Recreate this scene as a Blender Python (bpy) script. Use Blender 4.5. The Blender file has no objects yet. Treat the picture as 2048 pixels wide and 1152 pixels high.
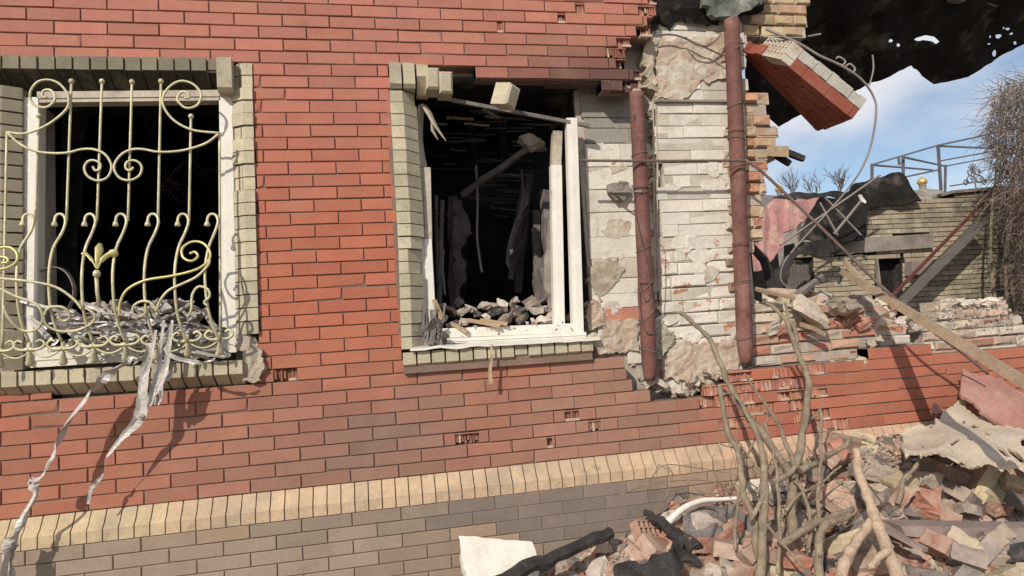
import bpy, math, random
from mathutils import Vector, Matrix, noise
from mathutils.geometry import delaunay_2d_cdt
from math import sin, cos, pi, radians
random.seed(7)
R = random.Random(11)

# ------------------------------------------------------------------ camera, sky, sun
scene = bpy.context.scene
COL = scene.collection
F, YAW, PITCH, ROLL, DIST, CX, EYE = 1300.0, 0.1998, 0.08, 0.0682, 3.7467, 0.6025, 1.6
fwd = Vector((sin(YAW)*cos(PITCH), cos(YAW)*cos(PITCH), sin(PITCH)))
r0 = Vector((cos(YAW), -sin(YAW), 0)); u0 = r0.cross(fwd)
cr = r0*cos(ROLL) - u0*sin(ROLL); cu = r0*sin(ROLL) + u0*cos(ROLL)
CAM = Vector((CX, -DIST, EYE))
cam_data = bpy.data.cameras.new('camera'); cam = bpy.data.objects.new('camera', cam_data); COL.objects.link(cam)
cam.matrix_world = Matrix(((cr.x, cu.x, -fwd.x, CAM.x), (cr.y, cu.y, -fwd.y, CAM.y), (cr.z, cu.z, -fwd.z, CAM.z), (0, 0, 0, 1)))
cam_data.sensor_width = 36; cam_data.lens = 36*F/2048; cam_data.clip_start = 0.05; cam_data.clip_end = 3000
scene.camera = cam

SUN_TO = Vector((-0.75, -1.0, 0.82)).normalized()
sun_el = math.asin(SUN_TO.z); sun_rot = math.atan2(SUN_TO.x, SUN_TO.y)
world = bpy.data.worlds.new('World'); scene.world = world; world.use_nodes = True
wn = world.node_tree.nodes; wl = world.node_tree.links
bg = wn['Background']
sky = wn.new('ShaderNodeTexSky'); sky.sky_type = 'NISHITA'; sky.sun_disc = False
sky.sun_elevation = sun_el; sky.sun_rotation = sun_rot; sky.dust_density = 0.6; sky.air_density = 1.0; sky.ozone_density = 1.6
tc = wn.new('ShaderNodeTexCoord'); mp = wn.new('ShaderNodeMapping'); mp.inputs['Scale'].default_value = (1, 1, 2.2)
mp.inputs['Location'].default_value = (3.1, 1.7, 0.35)
nz = wn.new('ShaderNodeTexNoise'); nz.inputs['Scale'].default_value = 3.6; nz.inputs['Detail'].default_value = 6; nz.inputs['Roughness'].default_value = 0.48
rp = wn.new('ShaderNodeValToRGB'); rp.color_ramp.elements[0].position = 0.40; rp.color_ramp.elements[1].position = 0.63
mx = wn.new('ShaderNodeMixRGB'); mx.inputs[2].default_value = (9.3, 9.5, 10.2, 1)
gm = wn.new('ShaderNodeMixRGB'); gm.blend_type = 'MULTIPLY'; gm.inputs[0].default_value = 1; gm.inputs[2].default_value = (1.5, 1.42, 1.38, 1)
wl.new(tc.outputs['Generated'], mp.inputs[0]); wl.new(mp.outputs[0], nz.inputs['Vector']); wl.new(nz.outputs['Fac'], rp.inputs[0])
wl.new(rp.outputs[0], mx.inputs[0]); wl.new(sky.outputs[0], gm.inputs[1]); wl.new(gm.outputs[0], mx.inputs[1]); wl.new(mx.outputs[0], bg.inputs[0])
bg.inputs[1].default_value = 0.085
sun_data = bpy.data.lights.new('sun', 'SUN'); sun_data.energy = 3.9; sun_data.angle = radians(0.5); sun_data.color = (1, 0.93, 0.83)
sun = bpy.data.objects.new('sun', sun_data); COL.objects.link(sun)
sun.rotation_euler = SUN_TO.to_track_quat('Z', 'Y').to_euler()
scene.view_settings.view_transform = 'Standard'; scene.view_settings.look = 'None'; scene.view_settings.gamma = 1
scene.view_settings.exposure = 0.0

# ------------------------------------------------------------------ measuring helpers
def ray(px, py):
    return fwd + cr*((px-1024)/F) + cu*((576-py)/F)
def at(px, py, Y=0.0):
    d = ray(px, py); return CAM + d*((Y-CAM.y)/d.y)
def pt_in(poly, x, y):
    c = False; n = len(poly); j = n-1
    for i in range(n):
        xi, yi = poly[i]; xj, yj = poly[j]
        if (yi > y) != (yj > y) and x < (xj-xi)*(y-yi)/(yj-yi)+xi: c = not c
        j = i
    return c
def wpoly(pts, Y=0.0):
    return [(p.x, p.z) for p in (at(a, b, Y) for a, b in pts)]
def lerp(a, b, t): return a+(b-a)*t
def interp(tab, x):
    if x <= tab[0][0]: return tab[0][1]
    for (a, b), (c, d) in zip(tab, tab[1:]):
        if x <= c: return b+(d-b)*(x-a)/(c-a)
    return tab[-1][1]
def nf(v, s=1.0, seed=0.0): return noise.noise(Vector(v)*s + Vector((seed, seed*1.7, seed*.3)))
def V(*a): return Vector(a)

# ------------------------------------------------------------------ materials
def mat(name, color=(.5, .5, .5), attr=False, var=.18, ns=6, bump=.3, bs=70, rough=.88, metal=0.0, spec=.25, spots=None, stain=None, objvar=0.0):
    m = bpy.data.materials.new(name); m.use_nodes = True
    n = m.node_tree.nodes; l = m.node_tree.links; b = n['Principled BSDF']
    b.inputs['Roughness'].default_value = rough; b.inputs['Metallic'].default_value = metal
    b.inputs['Specular IOR Level'].default_value = spec
    t = n.new('ShaderNodeTexCoord'); oi = n.new('ShaderNodeObjectInfo')
    ad = n.new('ShaderNodeVectorMath'); ad.operation = 'ADD'
    sc = n.new('ShaderNodeMath'); sc.operation = 'MULTIPLY'; sc.inputs[1].default_value = 37.0 if objvar else 0.0
    l.new(oi.outputs['Random'], sc.inputs[0]); l.new(t.outputs['Object'], ad.inputs[0]); l.new(sc.outputs[0], ad.inputs[1])
    def nse(s, d=6, r=.6):
        x = n.new('ShaderNodeTexNoise'); x.inputs['Scale'].default_value = s; x.inputs['Detail'].default_value = d; x.inputs['Roughness'].default_value = r
        l.new(ad.outputs[0], x.inputs['Vector']); return x
    if attr:
        c = n.new('ShaderNodeVertexColor'); c.layer_name = 'Col'; cout = c.outputs['Color']
    else:
        c = n.new('ShaderNodeRGB'); c.outputs[0].default_value = (*color, 1); cout = c.outputs[0]
    n1 = nse(ns); n2 = nse(ns*9, 4, .7)
    a1 = n.new('ShaderNodeMath'); a1.operation = 'ADD'; l.new(n1.outputs['Fac'], a1.inputs[0]); l.new(n2.outputs['Fac'], a1.inputs[1])
    mr = n.new('ShaderNodeMapRange'); mr.inputs['From Min'].default_value = .6; mr.inputs['From Max'].default_value = 1.4
    mr.inputs['To Min'].default_value = 1-var*1.6; mr.inputs['To Max'].default_value = 1+var*1.6
    l.new(a1.outputs[0], mr.inputs[0])
    mul = n.new('ShaderNodeVectorMath'); mul.operation = 'SCALE'; l.new(cout, mul.inputs[0]); l.new(mr.outputs[0], mul.inputs['Scale'])
    out = mul.outputs[0]
    if objvar:
        om = n.new('ShaderNodeMapRange'); om.inputs['To Min'].default_value = 1-objvar; om.inputs['To Max'].default_value = 1+objvar*.7
        l.new(oi.outputs['Random'], om.inputs[0])
        m2 = n.new('ShaderNodeVectorMath'); m2.operation = 'SCALE'; l.new(out, m2.inputs[0]); l.new(om.outputs[0], m2.inputs['Scale']); out = m2.outputs[0]
    for k, sp in enumerate([s for s in (spots, stain) if s]):
        scol, sscale, lo, hi = sp
        n3 = nse(sscale, 8, .65)
        r = n.new('ShaderNodeValToRGB'); r.color_ramp.elements[0].position = lo; r.color_ramp.elements[1].position = hi
        l.new(n3.outputs['Fac'], r.inputs[0])
        x = n.new('ShaderNodeMixRGB'); x.inputs[2].default_value = (*scol, 1)
        l.new(r.outputs[0], x.inputs[0]); l.new(out, x.inputs[1]); out = x.outputs[0]
    l.new(out, b.inputs['Base Color'])
    if bump:
        n4 = nse(bs, 5, .65); bp = n.new('ShaderNodeBump'); bp.inputs['Strength'].default_value = bump; bp.inputs['Distance'].default_value = .12/bs
        l.new(n4.outputs['Fac'], bp.inputs['Height']); l.new(bp.outputs[0], b.inputs['Normal'])
    return m
M = {}
M['facing'] = mat('red_facing_brick', attr=True, var=.1, ns=7, bump=.25, bs=120, rough=.85, spots=((.34, .20, .145), 1.7, .54, 1.0), stain=((.14, .09, .07), 4.5, .60, .95))
M['mortar'] = mat('grey_mortar', (.20, .135, .105), var=.2, bump=.5)
M['old'] = mat('old_brick', attr=True, var=.25, ns=11, bump=.9, bs=45, spots=((.50, .44, .36), 9, .62, .72))
M['paint'] = mat('whitewashed_brick', attr=True, var=.13, ns=6, bump=1.3, bs=28, spots=((.40, .35, .28), 4, .55, .8), stain=((.42, .19, .11), 6, .655, .70))
M['paintpeel'] = mat('peeling_whitewash', attr=True, var=.15, ns=6, bump=1.3, bs=28, spots=((.44, .37, .29), 4, .5, .8), stain=((.42, .20, .12), 7, .57, .61))
M['paintwhite'] = mat('thick_whitewash', (.60, .55, .47), var=.15, ns=8, bump=1.4, bs=30)
M['paintdull'] = mat('dull_whitewash', (.46, .41, .34), var=.2, ns=8, bump=.8, bs=40)
M['oldmortar'] = mat('crumbling_mortar', (.40, .34, .28), var=.3, ns=12, bump=1, bs=50)
M['yellow'] = mat('yellow_brick', attr=True, var=.18, ns=9, bump=.7, bs=60, spots=((.16, .13, .10), 11, .6, .78), stain=((.30, .245, .18), 3, .5, .8))
M['render'] = mat('rough_render', (.38, .325, .245), var=.35, ns=14, bump=2.2, bs=70, spots=((.22, .2, .15), 10, .55, .7))
M['rendpink'] = mat('pinkish_render', (.44, .33, .25), var=.3, ns=12, bump=2.2, bs=65, spots=((.50, .45, .36), 7, .46, .6), stain=((.28, .22, .17), 12, .58, .72))
M['pvc'] = mat('white_window_plastic', (.70, .66, .58), var=.1, ns=5, bump=.12, bs=20, rough=.45, spec=.4, spots=((.22, .18, .14), 7, .64, .8), stain=((.07, .06, .05), 16, .7, .78))
M['pvcsmoke'] = mat('smoked_window_plastic', (.45, .39, .31), var=.2, ns=5, bump=.15, bs=20, rough=.55, spots=((.16, .12, .09), 6, .5, .75))
M['black'] = mat('charred_surface', (.020, .018, .016), var=.5, ns=6, bump=1, bs=30, rough=.9, spec=.1, spots=((.13, .11, .09), 2.6, .55, .72))
M['sooty'] = mat('sooty_room_wall', (.03, .027, .025), var=.6, ns=3, bump=1, bs=20, spots=((.09, .08, .072), 2.5, .55, .7))
M['charwood'] = mat('charred_timber', (.04, .035, .032), var=.5, ns=10, bump=1, bs=40, rough=.8, spots=((.10, .09, .085), 12, .55, .7))
M['ash'] = mat('ashy_wood', (.17, .145, .135), var=.4, ns=10, bump=.8, bs=40, spots=((.28, .2, .16), 9, .6, .7))
M['pipe'] = mat('brown_painted_pipe', (.155, .068, .056), var=.3, ns=5, bump=.5, bs=25, rough=.7, spec=.25, spots=((.30, .18, .14), 4, .5, .75), stain=((.07, .035, .028), 13, .62, .7))
M['gold'] = mat('pale_gold_iron', (.56, .51, .325), var=.3, ns=16, bump=.6, bs=80, rough=.48, metal=.15, spots=((.2, .16, .09), 25, .6, .75))
M['goldbright'] = mat('bright_gold_iron', (.58, .51, .22), var=.15, ns=12, bump=.15, bs=60, rough=.4, metal=.3)
M['foildark'] = mat('dusty_film', (.33, .29, .26), var=.4, ns=9, bump=.8, bs=25, rough=.5, spec=.4, spots=((.15, .12, .1), 7, .55, .7))
M['foil'] = mat('torn_grey_film', (.48, .44, .40), var=.35, ns=9, bump=.6, bs=25, rough=.38, metal=.15, spec=.5, spots=((.2, .17, .15), 9, .6, .75))
M['foam'] = mat('white_foam', (.68, .64, .55), var=.1, ns=6, bump=.5, bs=60, spots=((.4, .32, .24), 5, .62, .8))
M['slab'] = mat('beige_sheet', (.50, .41, .31), var=.2, ns=6, bump=1.5, bs=35, spots=((.38, .24, .19), 3, .55, .75), stain=((.2, .17, .14), 9, .66, .75))
M['redsheet'] = mat('dusty_red_sheet', (.35, .17, .135), var=.2, ns=4, bump=.7, bs=30, rough=.75, spots=((.44, .31, .25), 3, .45, .75), stain=((.2, .1, .08), 14, .66, .74))
M['pinkroof'] = mat('faded_red_roof_metal', (.37, .18, .165), var=.25, ns=4, bump=.35, bs=12, rough=.7, spots=((.44, .30, .22), 3, .5, .65), stain=((.5, .4, .38), 14, .62, .7))
M['plank'] = mat('weathered_timber', (.36, .265, .175), var=.25, ns=5, bump=.5, bs=30, spots=((.22, .15, .09), 8, .55, .72))
M['greyplank'] = mat('dusty_grey_board', (.25, .19, .17), var=.15, ns=5, bump=.3, bs=30, spots=((.34, .27, .23), 5, .5, .7))
M['wire'] = mat('rusty_wire', (.17, .12, .10), var=.3, ns=20, bump=.2, rough=.7, metal=.2)
M['greywire'] = mat('grey_cable', (.24, .21, .19), var=.2, ns=20, bump=.1, rough=.6)
M['bark'] = mat('shrub_bark', (.235, .185, .13), var=.4, ns=18, bump=2.2, bs=60, spots=((.34, .3, .2), 11, .55, .7))
M['barklight'] = mat('peeled_branch', (.42, .31, .22), var=.3, ns=16, bump=1.6, bs=60, spots=((.28, .2, .13), 14, .55, .7))
M['cutwood'] = mat('cut_wood', (.42, .30, .19), var=.2, ns=20, bump=.3)
M['vine'] = mat('dry_vine', (.12, .085, .068), var=.3, ns=3, bump=0)
M['vineb'] = mat('pale_dry_vine', (.25, .19, .15), var=.3, ns=3, bump=0)
M['dust'] = mat('rubble_dust', (.37, .285, .225), var=.35, ns=9, bump=1.2, bs=35, spots=((.33, .15, .10), 6, .58, .68), stain=((.13, .11, .1), 4, .6, .75))
M['chips'] = mat('rubble_chips', attr=True, var=.2, ns=20, bump=.4)
M['groundm'] = mat('trampled_ground', (.20, .16, .125), var=.3, ns=.8, bump=.8, bs=8, spots=((.12, .10, .07), 1.5, .5, .65))
def rubblemat(n, c, sp=None, st=None): return mat(n, c, var=.28, ns=10, bump=1.6, bs=50, spots=sp, stain=st or ((.42, .33, .26), 5, .47, .70), objvar=.3)
M['rb_red'] = rubblemat('broken_red_brick', (.35, .155, .105), ((.42, .29, .22), 9, .5, .7))
M['rb_dusty'] = rubblemat('dusty_pink_brick', (.42, .285, .21), ((.33, .13, .08), 9, .55, .66))
M['rb_grey'] = rubblemat('sooty_grey_brick', (.22, .185, .165), ((.34, .27, .21), 8, .55, .7))
M['rb_yellow'] = rubblemat('broken_yellow_brick', (.50, .41, .27), ((.25, .19, .14), 8, .55, .7))
M['rb_white'] = rubblemat('whitewashed_lump', (.56, .50, .43), ((.4, .26, .19), 8, .58, .68))
M['rb_dark'] = rubblemat('blackened_lump', (.045, .042, .042), ((.17, .14, .12), 8, .55, .68))
M['rb_stone'] = rubblemat('grey_mortar_lump', (.45, .39, .31), ((.2, .17, .14), 8, .55, .7))
M['backbrick'] = mat('olive_backyard_brick', attr=True, var=.2, ns=2.5, bump=.6, bs=15, spots=((.10, .085, .065), 1.6, .5, .75))
M['concrete'] = mat('stained_concrete', (.27, .235, .20), var=.2, ns=3, bump=.5, bs=20, spots=((.13, .11, .09), 2, .5, .7))
M['concretelight'] = mat('pale_mortar_bed', (.42, .39, .33), var=.2, ns=5, bump=.6, bs=30, spots=((.28, .25, .21), 4, .5, .75))
M['mossy'] = mat('hanging_insulation', (.13, .14, .115), var=.4, ns=14, bump=1.2, bs=30, spots=((.34, .36, .31), 7, .52, .68))
M['rust'] = mat('rusty_red_steel', (.12, .045, .035), var=.25, ns=4, bump=.4, bs=30, rough=.75)
M['steel'] = mat('grey_steel_frame', (.16, .15, .16), var=.2, ns=6, bump=.1, rough=.6, metal=.3)
M['domegold'] = mat('gilded_dome', (.75, .52, .16), var=.1, ns=2, bump=0, rough=.35, metal=.7)
M['wood_grey'] = mat('grey_gate_boards', (.13, .11, .095), var=.3, ns=4, bump=.5, bs=20)

# ------------------------------------------------------------------ mesh building
class MB:
    def __init__(s): s.v = []; s.f = []; s.c = []
    def add(s, vs, fs, col=(1, 1, 1)):
        o = len(s.v); s.v += [tuple(p) for p in vs]
        for f in fs: s.f.append(tuple(i+o for i in f)); s.c.append(col)
    def hexa(s, p, col=(1, 1, 1)):   # p: 4 back/bottom, 4 front/top
        s.add(p, [(0, 1, 2, 3), (7, 6, 5, 4), (0, 4, 5, 1), (1, 5, 6, 2), (2, 6, 7, 3), (3, 7, 4, 0)], col)
    def box(s, x0, x1, y0, y1, z0, z1, col=(1, 1, 1)):
        s.hexa([(x0, y0, z0), (x0, y1, z0), (x1, y1, z0), (x1, y0, z0), (x0, y0, z1), (x0, y1, z1), (x1, y1, z1), (x1, y0, z1)], col)
    def brick(s, x0, x1, y0, y1, z0, z1, col, b=.004, j=0.0):
        # front face toward -Y, chamfered
        a = [(x0, y0+b, z0), (x1, y0+b, z0), (x1, y0+b, z1), (x0, y0+b, z1)]
        e = R.uniform(-j, j); g = R.uniform(-j, j); k = [R.uniform(-j, j) for _ in range(4)]
        cc_ = R.randrange(4) if (b < .003 and R.random() < .16) else -1; cd_ = R.uniform(.006, .018)
        f = [(x0+b, y0+k[0], z0+b), (x1-b, y0+k[1], z0+b), (x1-b, y0+k[2], z1-b), (x0+b, y0+k[3], z1-b)]
        if cc_ >= 0:
            sx = 1 if cc_ in (0, 3) else -1; sz = 1 if cc_ < 2 else -1
            f[cc_] = (f[cc_][0]+sx*cd_, f[cc_][1]+.002, f[cc_][2]+sz*cd_*.8); a[cc_] = (a[cc_][0]+sx*cd_*.3, a[cc_][1]+.006, a[cc_][2]+sz*cd_*.3)
        c = [(x0, y1, z0), (x1, y1, z0), (x1, y1, z1), (x0, y1, z1)]
        fs = [(4, 5, 6, 7)]
        for i in range(4):
            n = (i+1) % 4
            fs.append((i, n, n+4, i+4)); fs.append((i+8, n+8, n, i))
        fs.append((11, 10, 9, 8))
        s.add(a+f+c, fs, col)
    def tube(s, pts, rad, sides=8, col=(1, 1, 1), cap=True, flat=1.0):
        pts = [Vector(p) for p in pts]; n = len(pts)
        if not hasattr(rad, '__len__'): rad = [rad]*n
        elif len(rad) == 2 and n != 2: rad = [lerp(rad[0], rad[1], i/(n-1)) for i in range(n)]
        vs = []; ref = None
        for i in range(n):
            t = (pts[min(i+1, n-1)]-pts[max(i-1, 0)])
            if t.length < 1e-9: t = Vector((0, 0, 1))
            t.normalize()
            if ref is None: ref = t.orthogonal().normalized()
            ref = (ref - t*ref.dot(t))
            if ref.length < 1e-6: ref = t.orthogonal()
            ref.normalize(); b = t.cross(ref)
            for k in range(sides):
                a = 2*pi*k/sides; vs.append(pts[i]+(ref*cos(a)+b*sin(a)*flat)*rad[i])
        fs = []
        for i in range(n-1):
            for k in range(sides):
                k2 = (k+1) % sides
                fs.append((i*sides+k, i*sides+k2, (i+1)*sides+k2, (i+1)*sides+k))
        if cap: fs.append(tuple(range(sides-1, -1, -1))); fs.append(tuple((n-1)*sides+k for k in range(sides)))
        s.add(vs, fs, col)
    def build(s, name, m, parent=None, smooth=False, origin=None):
        me = bpy.data.meshes.new(name)
        if parent is not None: off = root_loc(parent)
        elif origin is not None: off = Vector(origin)
        else:
            xs = [v[0] for v in s.v]; ys = [v[1] for v in s.v]; zs = [v[2] for v in s.v]
            off = Vector(((min(xs)+max(xs))/2, (min(ys)+max(ys))/2, min(zs)))
        me.from_pydata([(v[0]-off.x, v[1]-off.y, v[2]-off.z) for v in s.v], [], s.f)
        ca = me.color_attributes.new('Col', 'FLOAT_COLOR', 'CORNER')
        buf = []
        for p, c in zip(me.polygons, s.c): buf += [c[0], c[1], c[2], 1]*p.loop_total
        ca.data.foreach_set('color', buf)
        if smooth: me.polygons.foreach_set('use_smooth', [True]*len(me.polygons))
        me.materials.append(M[m] if isinstance(m, str) else m); me.update()
        o = bpy.data.objects.new(name, me); COL.objects.link(o)
        if parent is not None: o.parent = parent
        else: o.location = off
        return o
def root_loc(o):
    while o.parent: o = o.parent
    return o.location.copy()
def tag(o, label=None, cat=None, group=None, kind=None):
    if label: o['label'] = label
    if cat: o['category'] = cat
    if group: o['group'] = group
    if kind: o['kind'] = kind
    return o
def empty(name, loc, label, cat, group=None):
    o = bpy.data.objects.new(name, None); COL.objects.link(o); o.location = loc; o.empty_display_size = .2
    return tag(o, label, cat, group)
def smooth_path(pts, k=4):
    pts = [Vector(p) for p in pts]; out = []
    for i in range(len(pts)-1):
        p0 = pts[max(i-1, 0)]; p1 = pts[i]; p2 = pts[i+1]; p3 = pts[min(i+2, len(pts)-1)]
        for j in range(k):
            t = j/k
            out.append(.5*((2*p1)+(p2-p0)*t+(2*p0-5*p1+4*p2-p3)*t*t+(3*p1-p0-3*p2+p3)*t**3))
    out.append(pts[-1]); return out
def sheet(pxpoly, yf, step=5, thick=.012, holes=(), wr=0.0, ws=5.0, seed=1, mb=None, col=(1, 1, 1), jag=0.0):
    """irregular piece of real sheet: its outline is measured, every vertex gets its own depth yf(px,py) and the sheet has thickness"""
    mb = mb or MB()
    def dens(poly, jg, st):
        out = []
        for (ax, ay), (bx, by) in zip(poly, poly[1:]+poly[:1]):
            L = math.hypot(bx-ax, by-ay); m = max(1, int(L/st))
            for k in range(m):
                px, py = ax+(bx-ax)*k/m, ay+(by-ay)*k/m
                out.append((px+nf((px/19, py/19, seed), 1)*jg+nf((px/6, py/6, seed), 1)*jg*.35, py+nf((px/19, py/19, seed+7), 1)*jg+nf((px/6, py/6, seed+3), 1)*jg*.35))
        return out
    outer = dens(pxpoly, jag*1.3, step*1.3); hp = []
    for k, (a, b, ra, rb) in enumerate(holes):
        hp.append([(a+cos(q*2*pi/9+k)*ra*R.uniform(.75, 1.25), b+sin(q*2*pi/9+k)*rb*R.uniform(.75, 1.25)) for q in range(9)])
    pts = []; eds = []
    for loop in [outer]+hp:
        o = len(pts); pts += loop; eds += [(o+k, o+(k+1) % len(loop)) for k in range(len(loop))]
    xs = [p[0] for p in outer]; ys = [p[1] for p in outer]; g_ = step*1.7
    x = min(xs)
    while x < max(xs):
        y = min(ys)
        while y < max(ys):
            q = (x+R.uniform(-.3, .3)*g_, y+R.uniform(-.3, .3)*g_)
            if pt_in(outer, *q): pts.append(q)
            y += g_
        x += g_
    cv, ce, cf = delaunay_2d_cdt([Vector(p) for p in pts], eds, [], 0, 1e-4)[:3]
    vs = []; tops = []
    for q in cv:
        p = at(q.x, q.y, yf(q.x, q.y))
        vs.append(p + Vector((nf(p, ws, seed), nf(p, ws, seed+9)*1.5, nf(p, ws, seed+5)))*wr)
    for f in cf:
        cx_ = sum(cv[k].x for k in f)/len(f); cy_ = sum(cv[k].y for k in f)/len(f)
        if pt_in(outer, cx_, cy_) and not any(pt_in(h, cx_, cy_) for h in hp): tops.append(tuple(f))
    if not tops: return mb
    # normals by accumulation
    nr = [Vector() for _ in vs]
    for f in tops:
        n = (vs[f[1]]-vs[f[0]]).cross(vs[f[2]]-vs[f[0]])
        for k in f: nr[k] += n
    back = []
    for p, n in zip(vs, nr):
        n = n.normalized() if n.length > 0 else Vector((0, -1, 0))
        if n.dot(p-CAM) > 0: n = -n
        back.append(p-n*thick)
    N = len(vs); fs = list(tops)+[tuple(k+N for k in reversed(f)) for f in tops]
    edges = {}
    for f in tops:
        for a, b in zip(f, f[1:]+f[:1]): edges[(a, b)] = 1
    for (a, b) in edges:
        if (b, a) not in edges: fs.append((b, a, a+N, b+N))
    mb.add(vs+back, fs, col); return mb

# ------------------------------------------------------------------ heap shape
WALLTOP = [(p.x, p.z) for p in (at(a, b, -.1) for a, b in [(960, 1290), (1030, 1190), (1100, 1150), (1170, 1125), (1230, 1090), (1290, 1050), (1360, 1020), (1480, 985), (1570, 945), (1640, 900), (1720, 885), (1800, 865), (2048, 880), (2400, 900)])]
def heap(x, y):
    hw = interp(WALLTOP, x)
    if y > -.06: y = -.06
    d = -y-.06
    h = hw - .33*d - .04*d*d
    n = nf((x, y, 0), 2.2, 3)*.07 + nf((x, y, 0), 6, 5)*.035 + nf((x, y, 0), 15, 2)*.012
    if hw < .1: n *= .3
    h -= .17*math.exp(-((x-3.65)/.55)**2-((y+.85)/.22)**2)
    return max(-.05, h+n)
def hit(px, py):
    d = ray(px, py).normalized(); t = 1.0
    while t < 12:
        p = CAM+d*t
        if p.z < heap(p.x, p.y) or p.y > -.06: return p
        t += .02
    return CAM+d*4

# ================================================================== GROUND
g = MB(); g.add([(-400, -400, 0), (400, -400, 0), (400, 900, 0), (-400, 900, 0)], [(0, 1, 2, 3)])
tag(g.build('ground', 'groundm', origin=(0, 0, 0)), kind='structure')
g = MB(); nx, ny = 150, 110; vs = []; fs = []
for i in range(nx+1):
    for j in range(ny+1):
        x = .2+i*7.3/nx; y = -.055-j*3.6/ny; vs.append((x, y, heap(x, y)))
for i in range(nx):
    for j in range(ny):
        a = i*(ny+1)+j; fs.append((a, a+1, a+ny+2, a+ny+1))
g.add(vs, fs)
tag(g.build('rubble_mound', 'dust', smooth=True), 'low dusty mound of crushed brick and mortar against the plinth', 'rubble', kind='stuff')

# ================================================================== HOUSE
house = empty('brick_house', (1.0, 0, 0), 'shelled red brick house with two burnt out windows and a torn open right end', 'house')
ZT, CP, BP = 3.5435, .0719, .26
def zl(l): return ZT-CP*l
JT = .0064
# outline of the facing brickwork (measured, on the plane of the wall)
FACE = [(-900, -500), (1315, -500), (1312, 0), (1306, 62), (1290, 82), (1252, 84), (1254, 100), (1256, 140), (1283, 150), (1281, 182), (980, 150), (868, 128), (868, 300), (830, 680), (1208, 676), (1208, 712), (1248, 716), (1262, 770), (1300, 792), (1345, 798), (1420, 780), (1470, 745), (1640, 738), (1643, 733), (1738, 730), (1742, 690), (1848, 680), (1850, 698), (2400, 700), (2400, 1000), (2048, 860), (1692, 863), (1504, 879), (1160, 918), (600, 979), (0, 1032), (-900, 1090)]
FACEW = wpoly(FACE)
ZB = zl(37)
FACEW = [(x, z) for x, z in FACEW if z > ZB+.02] + [(-9, ZB-.01)]
# rebuild a clean lower edge
FACEW = [p for p in wpoly(FACE[:30])] + [(9, ZB-.001), (-9, ZB-.001)]
HOLLOW = wpoly([(1290, 775), (1345, 790), (1400, 775), (1465, 735), (1640, 730), (1640, 780), (1668, 790), (1680, 860), (1600, 866), (1560, 830), (1470, 850), (1400, 855), (1370, 820), (1300, 810)])
WIN1 = wpoly([(-60, 108), (503, 116), (520, 668), (512, 762), (-60, 794)])
WIN2 = wpoly([(776, 122), (868, 128), (905, 140), (1280, 178), (1208, 300), (1208, 706), (806, 741)])
def facecol(x, z):
    n = nf((x, 0, z), 1.1, 4); n2 = nf((x, 0, z), 2.3, 8); n3 = nf((x, 0, z), 5, 9)
    top = Vector((.405, .165, .118)); mid = Vector((.39, .130, .078)); low = Vector((.335, .15, .102)); dusty = Vector((.265, .158, .112)); grime = Vector((.17, .125, .10))
    c = mid.lerp(top, max(0, min(1, (z-2.3)/1.0)))
    d = min(1, max(0, (1.95-z)/.7 + n*.6))
    if x > 2.6: d *= .25
    if x < -.3: d *= max(.25, 1-(-.3-x)*1.2)
    c = c.lerp(low, d)
    if z < 1.55 and x < 2.45: c = c.lerp(dusty, max(0, min(.85 if x > -.2 else .2, (1.45-z)*1.1+n2*.7+n3*.15)))
    g = math.exp(-((x-.42)/.3)**2-((z-1.12)/.16)**2)*(.7+n3); c = c.lerp(grime, max(0, min(.5, g)))
    if 1.55 < x < 2.45 and z < 1.45: c = c.lerp(Vector((.31, .175, .125)), .6)
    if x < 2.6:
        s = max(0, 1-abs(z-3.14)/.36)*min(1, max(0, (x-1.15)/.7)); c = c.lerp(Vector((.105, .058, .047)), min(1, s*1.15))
    return c
mort = MB(); fb = MB(); broken = MB()
def hollow_brick(mb, x0, x1, z0, z1, col, y=0.0, deep=.05):
    """brick whose face has sheared off, showing the webs between its slots"""
    mb.box(x0, x1, y+deep, y+.11, z0, z1, tuple(a*.75 for a in col))
    x = x0; ph = R.uniform(0, 9)
    while x < x1-.004:
        w = R.uniform(.009, .017)
        prof = (nf((x*7, ph, z0*5), 1)+.5)*deep
        d = min(deep, max(0, prof+R.uniform(-.005, .008))); zt = z1-R.uniform(0, .02)*(R.random() > .6); zb = z0+R.uniform(0, .02)*(R.random() > .6)
        qq = R.uniform(.88, 1.1); cc = tuple(min(1, a*qq) for a in col)
        if R.random() < .12: cc = (.47, .33, .25)
        xe = min(x+w, x1)
        mb.hexa([(x, y+d+R.uniform(0, .008), zb), (x, y+deep+.004, zb), (xe, y+deep+.004, zb), (xe, y+d, zb),
                 (x+R.uniform(-.002, .002), y+d, zt), (x, y+deep+.004, zt), (xe, y+deep+.004, zt), (xe, y+d+R.uniform(0, .01), zt)], cc)
        x += w+R.uniform(.002, .006)
    if R.random() < .6: mb.box(x0, x1, y+R.uniform(0, .012), y+deep, z1-.008, z1-.001, tuple(min(1, a*1.1) for a in col))
    if R.random() < .5:
        xa = R.uniform(x0, x1-.04); mb.box(xa, min(x1, xa+R.uniform(.04, .12)), y+.004, y+deep, z0, z0+.014, (.48, .36, .28))
def runs(x0, x1, z, inside):
    n = 13; out = []; cur = None
    for i in range(n):
        x = lerp(x0, x1, (i+.5)/n); ok = inside(x, z)
        if ok and cur is None: cur = i
        if not ok and cur is not None: out.append((cur/n, i/n)); cur = None
    if cur is not None: out.append((cur/n, 1.0))
    return [(lerp(x0, x1, a), lerp(x0, x1, b), a > 0, b < 1) for a, b in out]
def inface(x, z):
    return pt_in(FACEW, x, z) and not pt_in(WIN1, x, z) and not pt_in(WIN2, x, z)
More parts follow.
